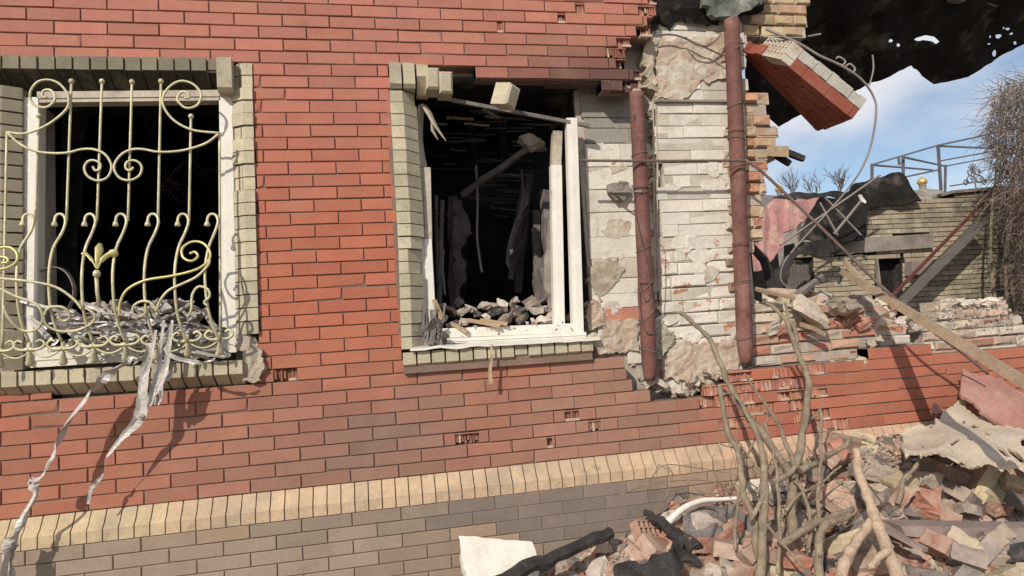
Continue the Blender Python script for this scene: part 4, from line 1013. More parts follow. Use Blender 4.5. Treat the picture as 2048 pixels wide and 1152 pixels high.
def place(me, name, loc, rot, sc, label, cat, group=None):
    o = bpy.data.objects.new(name, me); COL.objects.link(o); o.location = loc; o.rotation_euler = rot
    o.scale = (sc, sc, sc) if not hasattr(sc, '__len__') else sc
    return tag(o, label, cat, group)
def rr(t=.5): return (R.uniform(-t, t), R.uniform(-t, t), R.uniform(0, 6.28))

YB = 'rb_yellow'
def ybrick(px, py, Y, rot, label, size=(.075, .12, .12), m='yellow'):
    mb = MB(); w_, d_, h_ = size; c = ycol(); b = .012
    mb.brick(-w_/2, w_/2, -d_/2, d_/2, -h_/2, h_/2, c, b=b)
    o = mb.build('surround_brick', 'yellow', origin=(0, 0, 0)); o.location = at(px, py, Y); o.rotation_euler = rot; return tag(o, label, 'brick')
ybrick(864, 165, -.01, (0, .02, .0), 'yellow surround brick hanging loose nearest the left jamb of the burnt window', (.078, .14, .13))
ybrick(890, 172, -.01, (.05, .03, .0), 'lower of the paired yellow surround bricks hanging loose above the burnt window', (.078, .14, .13))
ybrick(1012, 193, -.1, (.3, .15, .75), 'single pale brick hanging at a tilt in the middle of the burnt window head', (.10, .12, .13))
# pale broken block seen inside
place(PROT['stone'][1], 'broken_block', at(1068, 290, .5), (.3, .8, .2), (1.0, .9, 1.1), 'pale broken block wedged at the upper end of the fallen beam', 'block')

# rubble on the burnt sill
sg = 'rubble pieces lying on the burnt window sill'
SL = [(884, 640, 'stone', .8), (905, 648, 'white', .7), (925, 622, 'stone', .7), (918, 604, 'grey', .7), (940, 618, 'stone', .7), (955, 628, 'dark', .7), (965, 612, 'white', .8), (975, 635, 'white', .55), (992, 626, 'dark', .9), (1010, 640, 'dark', 1.0), (1034, 628, 'dark', 1.2), (1060, 605, 'grey', 1.1), (1045, 636, 'dark', .8), (1075, 620, 'stone', 1.1), (1085, 640, 'white', .8), (1100, 632, 'stone', .7), (1005, 608, 'white', .8), (900, 620, 'dusty', .6), (885, 612, 'grey', .6), (930, 642, 'white', .6), (950, 655, 'white', .45), (905, 660, 'dusty', .5), (1135, 634, 'dusty', .55), (1120, 640, 'white', .5), (1068, 645, 'white', .6), (985, 612, 'stone', .8), (1025, 606, 'stone', .7), (1092, 600, 'grey', .8)]
for i, (x, y, k, s) in enumerate(SL):
    lab = {'stone': 'grey mortar lump on the burnt window sill', 'white': 'whitish lump of plaster on the burnt window sill', 'dark': 'blackened brick on the burnt window sill', 'grey': 'sooty grey brick on the burnt window sill', 'dusty': 'dusty pink brick piece on the burnt window sill'}[k]
    Y = lerp(.42, .10, max(0, min(1, (y-600)/55)))
    place(PROT[k][i % len(PROT[k])], 'rubble_lump' if k in ('stone', 'white') else 'broken_brick', at(x, y, Y), rr(.8), s*.62, lab, 'rubble piece', lab.split(' on ')[0]+'s on the burnt sill')
mb = MB()
for i in range(900):
    x = R.uniform(870, 1150); y = R.uniform(625, 662)-max(0, (1000-abs(x-1000))*0); Y = R.uniform(.05, .45); z = at(1000, 668, .2).z+R.uniform(-.02, .05); X = at(x, 650, Y).x; s = R.uniform(.004, .016)
    c = Vector((X, Y, z)); cc = R.choice([(.5, .44, .36), (.3, .26, .22), (.08, .07, .07), (.42, .25, .18)])
    vs = [c+Vector((R.uniform(-1, 1), R.uniform(-1, 1), R.uniform(-1, 1)))*s for _ in range(4)]; mb.add(vs, [(0, 1, 2), (0, 2, 3), (0, 3, 1), (1, 3, 2)], cc)
mb.box(W2L, W2R, .2, .5, at(1000, 690, .2).z, at(1000, 672, .2).z, (.3, .25, .2))
tag(mb.build('sill_debris', 'chips'), 'fine crushed plaster and splinters covering the burnt window sill', 'rubble', kind='stuff')
for i, pts in enumerate([[(905, 648), (935, 664)], [(935, 640), (1000, 652)], [(868, 600), (885, 640)], [(960, 640), (1015, 648)]]):
    mb = MB(); plankpx(mb, [at(*pts[0], .08), at(*pts[1], .03)], .03, .012); single('splinter', mb, 'cutwood', ['pale splinter at the left front of the burnt sill', 'longest pale splinter lying across the burnt sill', 'upright splinter in the left corner of the burnt sill', 'pale splinter in front of the dark bricks on the sill'][i], 'splinter')
# debris on the left sill
mb = MB()
for i in range(1500):
    X = R.uniform(W1L, W1R); Y = R.uniform(.11, .45); z = at(250, 700, .1).z+R.uniform(-.03, .10)*(.3+.7*R.random()); s = R.uniform(.005, .022)
    c = Vector((X, Y, z)); cc = R.choice([(.4, .36, .31), (.3, .26, .22), (.10, .09, .085), (.36, .24, .18), (.5, .46, .4)])
    vs = [c+Vector((R.uniform(-1, 1), R.uniform(-1, 1), R.uniform(-1, 1)))*s for _ in range(4)]; mb.add(vs, [(0, 1, 2), (0, 2, 3), (0, 3, 1), (1, 3, 2)], cc)
mb.box(W1L, W1R, .19, .5, at(250, 740, .2).z, at(250, 700, .2).z, (.3, .25, .2))
tag(mb.build('sill_debris', 'chips'), 'fine grey debris piled on the sill behind the grille', 'rubble', kind='stuff')
for i, (x, y, k, s) in enumerate([(150, 655, 'stone', .9), (180, 640, 'grey', .9), (110, 665, 'dark', .8), (210, 655, 'stone', .8), (225, 625, 'stone', .8), (250, 640, 'dusty', .8), (300, 650, 'stone', 1.0), (350, 655, 'grey', .8), (390, 640, 'white', .8), (85, 668, 'stone', .7), (190, 610, 'white', .6), (270, 668, 'dark', .6)]):
    lab = {'stone': 'grey mortar lump on the sill behind the grille', 'grey': 'sooty brick piece on the sill behind the grille', 'dark': 'blackened piece on the sill behind the grille', 'dusty': 'dusty pink brick piece on the sill behind the grille', 'white': 'whitish plaster lump on the sill behind the grille'}[k]
    place(PROT[k][i % len(PROT[k])], 'rubble_lump' if k in ('stone', 'white') else 'broken_brick', at(x, y, R.uniform(.12, .3)), rr(.8), s*.62, lab, 'rubble piece', lab.split(' on ')[0]+'s behind the grille')

# pile on the low wall between pipe and timber
for i in range(58):
    x = R.uniform(1515, 1800); ytop = interp([(1515, 590), (1560, 582), (1610, 575), (1650, 572), (1700, 585), (1750, 615), (1800, 640)], x)
    y = R.uniform(ytop, 650); k = R.choice(['stone', 'dusty', 'red', 'white', 'dusty', 'stone', 'yellow'])
    nm = {'stone': 'grey mortar lump', 'dusty': 'dusty pink brick', 'red': 'broken red brick', 'white': 'whitewashed lump', 'yellow': 'broken yellow brick'}[k]
    place(R.choice(PROT[k]), 'broken_brick' if k not in ('stone', 'white') else 'rubble_lump', at(x, y, lerp(.45, .12, (y-ytop)/(655-ytop))), rr(.6), R.uniform(.5, 1.0), nm+' in the pile on top of the low wall', 'rubble piece', nm+'s piled on the low wall')
place(PROT['stone'][0], 'mortar_block', at(1690, 615, .05), (.2, .1, .2), (1.1, 1, 1.2), 'biggest grey block with a square edge in the pile on the low wall', 'block')
place(PROT['stone'][2], 'mortar_block', at(1612, 618, .05), (.1, .5, .1), (1.2, 1, 1.1), 'tilted flat grey block left of the biggest block on the low wall', 'block')
for i in range(24):
    x = R.uniform(1882, 2015); y = R.uniform(603, 616); place(R.choice(PROT['white']), 'rubble_lump', at(x, y, R.uniform(.32, .5)), rr(.4), R.uniform(.4, .7), 'whitewashed brick lump along the top right of the low wall', 'rubble piece', 'whitewashed lumps along the low wall top')
for i in range(46):   # crumbs in the notch below the pipes and on the ledges of the facing
    if i < 30:
        x = R.uniform(1262, 1470); y = interp([(1262, 745), (1300, 782), (1345, 792), (1410, 775), (1470, 742)], x)+R.uniform(-22, 4); Y = R.uniform(.02, .12)
        lab, gr = 'crumbled mortar piece in the notch under the first drainpipe', 'mortar crumbs under the drainpipes'
    else:
        x = R.uniform(1640, 1760); y = R.uniform(716, 736)if x < 1735 else R.uniform(678, 690); Y = R.uniform(.03, .12)
        lab, gr = 'small mortar crumb on the stepped top of the red wall', 'mortar crumbs on the red wall top'
    place(R.choice(PROT[R.choice(['stone', 'white', 'dusty', 'stone'])]), 'mortar_lump', at(x, y, Y), rr(1), R.uniform(.18, .42), lab, 'rubble piece', gr)

# ================================================================== foreground heap
kinds = [('red', 5), ('dusty', 8), ('grey', 6), ('yellow', 3), ('stone', 3), ('white', 2), ('dark', 2)]
bag = [k for k, n in kinds for _ in range(n)]
NM = {'red': ('broken_brick', 'broken red brick'), 'dusty': ('broken_brick', 'dusty pinkish brick'), 'grey': ('broken_brick', 'sooty grey brick'), 'yellow': ('broken_brick', 'yellow brick'), 'stone': ('mortar_lump', 'grey mortar lump'), 'white': ('plaster_lump', 'whitish plaster lump'), 'dark': ('broken_brick', 'blackened brick')}
cnt = 0; tries = 0
while cnt < 235 and tries < 3000:
    tries += 1
    x = R.uniform(1080, 2080); y = R.uniform(880, 1175)
    p = hit(x, y)
    if p.y > -.07 or p.x < .9: continue
    if x > 1840 and 905 < y < 985: continue
    if x > 1760 and 1040 < y < 1080: continue
    k = R.choice(bag); nm, lb = NM[k]
    s = R.uniform(.45, 1.0) if x < 1750 else R.uniform(.6, 1.1)
    zone = 'between the white block and the charred scrap' if x < 1330 else 'on the heap just left of the shrub' if x < 1480 else 'among the shrub stems' if x < 1660 else ('between the shrub and the perforated sheet' if x < 1800 and y < 1040 else 'in front of the forked branch' if x < 1800 else 'above the long grey board' if y < 1050 else 'below the long grey board')
    place(R.choice(PROT[k]), nm, p+V(0, 0, .015), rr(.55), s, lb+' '+zone, 'rubble piece', lb+'s '+zone); cnt += 1
BIG = [(1985, 985, 'yellow', (.5, -.4, .5)), (2022, 1000, 'yellow', (.3, .5, 1.2)), (1935, 1020, 'grey', (.4, .6, .4)), (1905, 965, 'dusty', (.2, .4, .1)), (1850, 1010, 'red', (.5, -.5, .7)), (1810, 1035, 'grey', (.9, .3, .3)), (2030, 1090, 'red', (.2, .3, .4)), (1990, 1105, 'grey', (.4, .2, 1.3)), (1900, 1110, 'grey', (.6, .1, .3)), (1860, 1120, 'red', (.2, .7, .6)), (2035, 1135, 'dark', (.4, .4, 2)), (1960, 1070+20, 'dusty', (.3, .1, 2.2)), (1390, 1130, 'dusty', (.5, .2, .4)), (1370, 1118, 'red', (.2, .4, 1.9)), (1450, 1115, 'dusty', (.2, .2, 1.2)), (1680, 930, 'red', (.8, .2, .5)), (1700, 905, 'dusty', (.3, .3, .2)), (2060, 1020, 'grey', (.3, .2, .2)), (1930, 1145, 'grey', (.3, .5, 1)), (1760, 1120, 'grey', (.2, .4, .8))]
for _ in range(34):
    x = R.uniform(1690, 2080); y = R.uniform(960, 1150)
    if 1760 < x and 1030 < y < 1085: continue
    BIG.append((x, y, R.choice(['dusty', 'dusty', 'grey', 'yellow', 'red', 'grey']), (R.uniform(-.9, .9), R.uniform(-.7, .7), R.uniform(0, 3.1))))
for _ in range(9): BIG.append((R.uniform(1330, 1600), R.uniform(1070, 1150), R.choice(['dusty', 'dusty', 'red']), (R.uniform(-.5, .5), R.uniform(-.5, .5), R.uniform(0, 3.1))))
def BZ(x, y): return 'left of the shrub in the heap' if x < 1560 else 'at the ledge right of the shrub' if y < 940 else 'directly under the perforated sheet' if y < 1010 and x > 1890 else 'between the perforated sheet and the grey board' if y < 1050 else 'at the bottom edge right of the shrub' if x < 1890 else 'in the bottom right corner below the board'
for i, (x, y, k, rot) in enumerate(BIG):
    p = hit(x, y); nm, lb = NM[k]
    place(PROT[k][i % 2], nm, p+V(0, 0, .05), rot, 1.15, 'whole '+lb.replace('broken ', '')+' lying loose '+BZ(x, y), 'brick', 'whole '+lb.replace('broken ', '')+'s '+BZ(x, y))
for i, (x, y, rot, lab) in enumerate([(1305, 1085, (1.0, .2, .35), 'hollow brick with its slots showing left of the shrub'), (1672, 925, (1.2, .3, 1.1), 'hollow brick standing on edge where the ledge meets the heap')]):
    place(HOLLOWM, 'hollow_brick', hit(x, y)+V(0, -.02, .06), rot, 1.0, lab, 'brick')
# fine chips
mb = MB()
for i in range(20000):
    x = R.uniform(1.0, 6.2); y = -.07-abs(R.gauss(0, .8))
    if y < -2.6: continue
    hz = heap(x, y)
    if hz < .04: continue
    s = R.uniform(.003, .02)*(1 if R.random() < .9 else 1.9)
    c = Vector((x, y, hz+s*.4)); cc = tuple(Vector(R.choice([(.44, .38, .31), (.33, .27, .22), (.09, .08, .075), (.40, .17, .11), (.42, .27, .2), (.36, .3, .24), (.55, .5, .44)]))*R.uniform(.8, 1.15))
    q = [c+Vector((R.uniform(-1, 1), R.uniform(-1, 1), R.uniform(-.7, .7)))*s for _ in range(5)]
    mb.add(q, [(0, 1, 2), (0, 2, 3), (0, 3, 1), (1, 3, 4), (1, 4, 2), (2, 4, 3)], cc)
tag(mb.build('rubble', 'chips'), 'fine chips of brick and mortar strewn over the heap', 'rubble', kind='stuff')
# splinters, sticks among heap
for i in range(16):
    x = R.uniform(1560, 1760); y = R.uniform(900, 1130); p = hit(x, y); a = R.uniform(0, 3.1); L_ = R.uniform(.06, .2)
    mb = MB(); d = Vector((cos(a), sin(a)*.6, R.uniform(-.1, .5))).normalized()
    mb.tube([p+V(0, 0, .03), p+V(0, 0, .04)+d*L_*.6, p+V(0, 0, .03)+d*L_+V(R.uniform(-.02, .02), 0, 0)], [.007, .003], 5)
    single('twig', mb, 'bark', 'short broken twig lying in the rubble behind the shrub', 'twig', 'short twigs in the heap')

mb = MB()
for i in range(1500):
    x = R.uniform(1500, 2060); yt = interp([(1500, 610), (1640, 634), (1760, 640), (1812, 650), (1880, 612), (2012, 608), (2060, 690)], x); y = yt+abs(R.gauss(0, 14)); Y = R.uniform(.10, .5) if y < 690 else R.uniform(.02, .2)
    c = at(x, y, Y); s_ = R.uniform(.004, .018); cc = R.choice([(.5, .44, .36), (.42, .3, .23), (.42, .2, .14), (.35, .3, .25), (.56, .5, .43)])
    q = [c+Vector((R.uniform(-1, 1), R.uniform(-1, 1), R.uniform(-.7, .7)))*s_ for _ in range(4)]; mb.add(q, [(0, 1, 2), (0, 2, 3), (0, 3, 1), (1, 3, 2)], cc)
tag(mb.build('mortar_crumbs', 'chips'), 'loose crumbs of mortar and brick scattered over the low wall top', 'rubble', kind='stuff')
# pale perforated sheet
def sy(a, b): return lerp(-.22, -.95, min(1, max(0, (b-810)/120)))
SH = [(1928, 883, 4, 4), (1995, 893, 7, 4), (2028, 897, 9, 6), (2016, 909, 5, 4), (1968, 856, 5, 3), (1905, 893, 6, 3), (1866, 846, 4, 3), (2060, 880, 8, 4), (1945, 845, 3, 2), (1990, 870, 4, 2)]
o = single('perforated_sheet', sheet([(1798, 862), (1835, 838), (1872, 842), (1905, 815), (1936, 806), (1958, 832), (2008, 852), (2048, 858), (2200, 870), (2200, 950), (2048, 942), (1985, 934), (1930, 926), (1870, 908), (1850, 912), (1832, 900), (1800, 905)], lambda a, b: sy(a, b)+.03*sin(a/31), 3.5, .014, holes=[(a, b, q*1.5, w*1.6) for a, b, q, w in SH], wr=.06, ws=4, seed=110, jag=7), 'slab', 'crumpled beige sheet pierced by shrapnel holes lying on the heap', 'sheet')
single('red_panel', sheet([(1925, 742), (1960, 752), (1995, 752), (2048, 790), (2200, 880), (2200, 900), (2048, 858), (2005, 850), (1962, 824), (1945, 800), (1922, 786)], lambda a, b: lerp(-.12, -.45, min(1, max(0, (b-742)/110))), 5, .02, wr=.03, ws=4, seed=112, jag=5), 'redsheet', 'dusty red panel leaning at the right below the long timber', 'panel')
single('crumpled_scrap', sheet([(1862, 838), (1880, 812), (1905, 822), (1918, 838), (1888, 850)], lambda a, b: -.2, 4, .03, wr=.05, ws=10, seed=114, jag=5), 'redsheet', 'crumpled reddish scrap beside the pale perforated sheet', 'scrap')
# board across the right of the heap
mb = MB(); A = at(1790, 1058, -.92); B = at(2200, 1066, -1.15)
n = 12
for i in range(n):
    P = A.lerp(B, i/n); Q_ = A.lerp(B, (i+1)/n); k0, k1 = nf((i*.6, 1, 1), 1)*.008, nf((i*.6+.6, 1, 1), 1)*.008; e_ = .03 if i == 0 else 0
    mb.hexa([P+V(e_, -.03+k0, -.028), P+V(0, .09, -.028), Q_+V(0, .09, -.03), Q_+V(0, -.03+k1, -.03), P+V(e_*.3, -.03+k0, .022+k0), P+V(0, .09, .024), Q_+V(0, .09, .024), Q_+V(0, -.03+k1, .022+k1)])
single('grey_board', mb, 'greyplank', 'long dusty grey board lying level across the right of the heap', 'board')
mb = MB(); plankpx(mb, [at(1760, 1052, -.9), at(1850, 1100, -1.1)], .05, .02); single('grey_batten', mb, 'greyplank', 'thin grey batten under the level board', 'batten')
# white foam block
single('foam_block', sheet([(918, 1072), (1000, 1078), (1066, 1084), (1076, 1120), (1080, 1200), (940, 1200), (935, 1150), (922, 1120)], lambda a, b: -.22-.0012*(b-1070), 5, .07, wr=.012, ws=8, seed=120, jag=3), 'foam', 'white block of foam or plaster standing against the plinth', 'foam block')
mb = MB()
def rough_log(mb, a, b, r0_, r1_, n=12, seed=0):
    P = [a.lerp(b, i/n)+Vector((nf((i, seed, 0), .7), nf((i, seed, 4), .7), nf((i, seed, 8), .7)))*.02 for i in range(n+1)]
    mb.tube(P, [lerp(r0_, r1_, i/n)*(1+.25*nf((i, seed, 2), 1.1)) for i in range(n+1)], 8)
rough_log(mb, at(985, 1168, -.5), at(1222, 1064, -.22), .038, .034, seed=3); mb.tube([at(1218, 1064, -.22), at(1219, 1090, -.22)], [.012, .002], 5)
single('charred_log', mb, 'charwood', 'long charred branch lying in front of the white foam block', 'log')
mb = MB(); rough_log(mb, at(1290, 1022, -.2), at(1390, 1100, -.55), .018, .05, seed=5); single('charred_stick', mb, 'charwood', 'burnt stick pointing up left of the shrub', 'stick')
single('charred_scrap', sheet([(1228, 1152), (1262, 1120), (1300, 1100), (1345, 1100), (1400, 1080), (1395, 1110), (1345, 1152), (1330, 1190), (1228, 1190)], lambda a, b: -.55-.002*(b-1080), 5, .03, wr=.06, ws=9, seed=122, jag=9), 'charwood', 'black charred scrap on the heap left of the shrub', 'scrap')
mb = MB(); mb.tube(smooth_path([at(1336, 1044, -.35), at(1365, 1018, -.33), at(1402, 1002, -.3), at(1440, 999, -.3), at(1478, 996, -.32)]), [.022, .01], 8); single('bent_pipe', mb, 'pvc', 'bent white plastic pipe arching over the heap behind the shrub', 'pipe', smooth=True)
single('grey_cloth', sheet([(1372, 1020), (1400, 1005), (1440, 1000), (1490, 1000), (1510, 1060), (1490, 1100), (1440, 1085), (1400, 1090), (1370, 1060)], lambda a, b: -.36-.001*(b-1000), 5, .01, wr=.09, ws=8, seed=124, jag=6), 'ash', 'crumpled dark cloth hanging under the bent white pipe', 'cloth')
place(PROT['white'][2], 'grey_block', hit(1405, 1062)+V(0, -.05, .06), (.2, .1, .3), (1.1, .9, 1.2), 'pale grey block under the bent white pipe', 'block')
place(PROT['stone'][1], 'stone_block', hit(1848, 975)+V(0, -.05, .06), (.2, .5, .3), (1.1, .9, 1.2), 'pale stone with a dark hollow just below the perforated sheet', 'stone')

# ================================================================== shrub
shrub = empty('pruned_shrub', hit(1560, 1150), 'leafless pruned shrub with thick cut stems growing out of the heap', 'shrub')
def zz(pts, k=3.097, ox=1480, oy=780): return [(ox+x/k, oy+y/k) for x, y in pts]
BR = [  # px path, radius start (px), radius end, Y base, Y tip, material
 ([(1592, 1175), (1583, 1025), (1587, 961), (1593, 930), (1608, 854), (1616, 785), (1612, 745), (1591, 698), (1574, 645), (1552, 618), (1530, 606)], 15, 5, -.75, -.35, 'bark'),
 ([(1612, 745), (1600, 720), (1590, 660), (1577, 632), (1572, 604)], 9, 4, -.45, -.35, 'bark'),
 ([(1587, 955), (1554, 909), (1522, 861), (1500, 838), (1482, 809), (1455, 765), (1440, 725), (1420, 680), (1388, 648), (1359, 626)], 12, 6, -.70, -.40, 'bark'),
 ([(1590, 941), (1577, 903), (1560, 856), (1535, 815), (1512, 782), (1490, 748)], 8, 3, -.66, -.45, 'bark'),
 ([(1640, 1140), (1638, 1006), (1641, 900), (1641, 819)], 7, 4, -.8, -.6, 'bark'),
 ([(1519, 1175), (1526, 1060), (1528, 948), (1519, 887), (1490, 819), (1470, 790)], 14, 5, -.85, -.6, 'bark'),
 ([(1540, 1170), (1513, 1100), (1508, 1040), (1489, 995), (1483, 953), (1477, 907), (1452, 855), (1444, 800), (1440, 770)], 11, 7, -.8, -.55, 'bark'),
 ([(1800, 1175), (1771, 1090), (1752, 1038), (1738, 1000), (1719, 948), (1712, 899)], 17, 11, -1.15, -.85, 'barklight'),
 ([(1680, 1175), (1690, 1125), (1706, 1092), (1728, 1062), (1748, 1036)], 15, 10, -1.15, -1.0, 'barklight'),
 ([(1796, 1010), (1806, 965), (1829, 932), (1848, 893)], 8, 4, -.8, -.7, 'bark'),
 ([(1560, 1092), (1600, 1062), (1648, 1040), (1706, 1019)], 12, 8, -.85, -.75, 'bark'),
 ([(1700, 1030), (1672, 1042), (1650, 1050), (1636, 1090), (1640, 1160)], 9, 12, -.85, -.95, 'bark'),
 ([(1603, 941), (1634, 924)], 10, 9, -.68, -.66, 'bark'),
 ([(1655, 912), (1680, 898), (1704, 878)], 9, 6, -.55, -.5, 'bark'),
 ([(1532, 1050), (1577, 1103), (1625, 1150)], 4, 3, -.95, -1.0, 'bark'),
 ([(1776, 1100), (1755, 1118), (1735, 1132)], 10, 7, -1.12, -1.14, 'barklight'),
 ([(1557, 1150), (1559, 1050), (1553, 960), (1546, 900), (1530, 850)], 6, 3, -.9, -.6, 'bark'),
 ([(1470, 1100), (1475, 1020), (1482, 960), (1500, 900), (1540, 830)], 5, 3, -.7, -.45, 'bark'),
 ([(1528, 948), (1505, 925), (1490, 905), (1434, 884)], 4, 2, -.7, -.5, 'bark'),
 ([(1546, 965), (1575, 950), (1590, 935)], 9, 7, -.75, -.7, 'bark'),
 ([(1500, 1040), (1520, 1010), (1528, 985)], 6, 6, -.8, -.78, 'bark'),
 ([(1615, 1100), (1620, 1050), (1612, 1000), (1590, 960)], 6, 4, -.82, -.72, 'bark'),
 ([(1572, 1020), (1604, 985), (1640, 968), (1680, 930)], 5, 3, -.75, -.6, 'bark'),
 ([(1494, 905), (1470, 880), (1433, 862)], 3, 1.5, -.6, -.5, 'bark'),
 ([(1608, 854), (1630, 830), (1650, 800)], 4, 2, -.55, -.45, 'bark')]
for i, (pts, ra, rb_, ya, yb, m_) in enumerate(BR):
    n = len(pts); P3 = [at(x, y, lerp(ya, yb, k/(n-1))) for k, (x, y) in enumerate(pts)]
    P = smooth_path(P3, 6); P = [p+Vector((nf(p, 16, i), nf(p, 16, i+4), nf(p, 16, i+8)))*.010 for p in P]
    sc_ = 1/ (F/3.2)
    mb = MB(); rad = [lerp(ra, rb_, k/(len(P)-1))*sc_*.72*(1+.34*nf((k*.45, i, 0), 1)) for k in range(len(P))]
    mb.tube(P, rad, 10)
    o = mb.build('stem', m_, shrub, smooth=False)
    for p in o.data.polygons: p.use_smooth = len(p.vertices) == 4
    for t in range(2 if ra > 6 else 1):   # knots
        k = R.randrange(2, len(P)-1); c = P[k]; d = Vector((R.uniform(-1, 1), -R.random(), R.uniform(-.2, 1))).normalized()
        kb = MB(); kb.tube([c, c+d*rad[k]*1.3, c+d*rad[k]*1.7], [rad[k]*.6, rad[k]*.45, rad[k]*.2], 6); kb.build('knot', m_, o)
mb = MB()
for pts in [[(1250, 983), (1293, 968), (1325, 931), (1382, 934), (1474, 950), (1500, 960)], [(1240, 990), (1300, 968), (1380, 960), (1430, 965), (1490, 985)], [(1290, 985), (1315, 935), (1320, 930), (1350, 950)], [(1330, 1000), (1345, 950), (1332, 930)], [(1460, 990), (1430, 950), (1425, 915), (1432, 910)]]:
    mb.tube(smooth_path([at(x, y, -.35) for x, y in pts]), [.004, .0018], 5)
for i in range(55):
    bx = R.uniform(1440, 1760); p = hit(bx, R.uniform(960, 1130)); pts = [p]
    d = Vector((R.uniform(-.8, .8), R.uniform(-.4, .2), R.uniform(.4, 1))).normalized()
    for k in range(4): d = (d+Vector((R.uniform(-.4, .4), R.uniform(-.3, .3), R.uniform(-.3, .2)))).normalized(); pts.append(pts[-1]+d*R.uniform(.05, .10))
    mb.tube(smooth_path(pts, 3), [.0045, .0012], 4)
tag(mb.build('thin_twigs', 'bark', shrub, smooth=True), kind='stuff')

# ================================================================== backyard
YB2 = 5.0
def W(px, py, Y=YB2): return at(px, py, Y)
bh = empty('backyard_outbuilding', W(1800, 640), 'olive brick outbuilding with a dark doorway and stairs seen through the gap', 'outbuilding')
bk = MB(); bm_ = MB()
bpoly = wpoly([(1590, 482), (1732, 478), (1734, 414), (1800, 404), (1985, 382), (2400, 360), (2400, 700), (1590, 720)], YB2)
door = wpoly([(1750, 516), (1807, 511), (1807, 680), (1752, 690)], YB2)
lint = wpoly([(1668, 480), (1860, 468), (1860, 496), (1668, 510)], YB2)
open2 = wpoly([(1560, 520), (1628, 515), (1630, 640), (1560, 640)], YB2)
z = W(1800, 360).z; hs = []
while z > .3: hs.append((z-.078, z)); z -= .078
class _P: pass
def bcol(x, z):
    return tuple(Vector(R.choice([(.40, .34, .24), (.36, .30, .215), (.42, .36, .26), (.32, .275, .2)]))*R.uniform(.8, 1.1))
xlo = min(p[0] for p in bpoly); xhi = max(p[0] for p in bpoly)
for ci, (za, zb) in enumerate(hs):
    zc = (za+zb)/2; x = xlo-.5-(ci % 2)*.13
    while x < xhi:
        for (a, b, ca, cb) in runs(x, x+.26, zc, lambda X, Z: pt_in(bpoly, X, Z) and not pt_in(door, X, Z) and not pt_in(lint, X, Z) and not pt_in(open2, X, Z)):
            if b-a > .04:
                bk.brick(a+.005, b-.005, YB2+R.uniform(-.006, .006), YB2+.3, za+.005, zb-.004, bcol(a, zc), b=.006, j=.003)
                bm_.box(a, b, YB2+.016, YB2+.28, za, zb)
        x += .26
bk.build('wall', 'backbrick', bh); bm_.build('mortar', 'charwood', bh)
mb = MB(); P = [W(1668, 510), W(1668, 480), W(1860, 468), W(1860, 496)]; d_ = V(0, .3, 0); q = V(0, -.06, 0)
mb.hexa([P[0]+q, P[0]+d_, P[3]+d_, P[3]+q, P[1]+q, P[1]+d_, P[2]+d_, P[2]+q]); mb.build('concrete_lintel', 'concrete', bh)
mb = MB(); a = W(1735, 500); b = W(1825, 500); mb.box(a.x, b.x, YB2+.22, YB2+.27, .1, W(1780, 505).z); mb.box(a.x, b.x, YB2+2, YB2+2.1, 0, 3); mb.box(W(1550, 500).x, b.x, YB2+.31, YB2+2, -.1, 0.02); mb.box(W(1540, 400).x, a.x, YB2+2.3, YB2+2.4, 0, 3.2)  # black panel set in the doorway stands in for the shade inside
mb.build('dark_interior', 'black', bh)
mb = MB(); a = W(1560, 560, YB2+.1); b = W(1626, 560, YB2+.1)
n = 9
for i in range(n): x0_ = lerp(a.x, b.x, i/n); mb.box(x0_+.004, lerp(a.x, b.x, (i+1)/n)-.004, YB2+.12, YB2+.15, .3, W(1600, 525).z-R.uniform(0, .05))
mb.build('board_gate', 'wood_grey', bh)
mb = MB(); a = W(1751, 516); mb.box(a.x, a.x+.03, YB2-.02, YB2+.04, .3, a.z); mb.build('door_post', 'concrete', bh)
# coping along wall top
mb = MB(); A = W(1900, 388); B = W(1990, 380); C_ = W(2400, 358)
for p, q in ((A, B), (B, C_)): mb.hexa([p+V(0, -.05, 0), p+V(0, .35, 0), q+V(0, .35, 0), q+V(0, -.05, 0), p+V(0, -.05, .05), p+V(0, .35, .05), q+V(0, .35, .05), q+V(0, -.05, .05)])
mb.build('coping', 'concrete', bh)
# stair: red stringer beam and sloping concrete soffit
mb = MB(); A = W(1998, 372, YB2-.35); B = W(1786, 590, YB2-.35); mb.tube([A, B], .028, 4); mb.build('stair_rail', 'rust', bh)
mb = MB(); A = W(1975, 440, YB2-.45); B = W(1806, 606, YB2-.45)
mb.hexa([B+V(0, 0, -.06), B+V(0, .25, -.06), A+V(0, .25, -.06), A+V(0, 0, -.06), B, B+V(0, .25, 0), A+V(0, .25, 0), A]); mb.build('stair_stringer', 'wood_grey', bh)  # dark strip: the shaded side of the stair put into its colour
mb = MB(); P = [W(1824, 522, YB2-.15), W(1884, 518, YB2-.15), W(1884, 545, YB2-.15), W(1824, 550, YB2-.15)]
mb.hexa([P[3], P[3]+V(0, .15, 0), P[2]+V(0, .15, 0), P[2], P[0], P[0]+V(0, .15, 0), P[1]+V(0, .15, 0), P[1]]); mb.build('meter_cabinet', 'greyplank', bh)
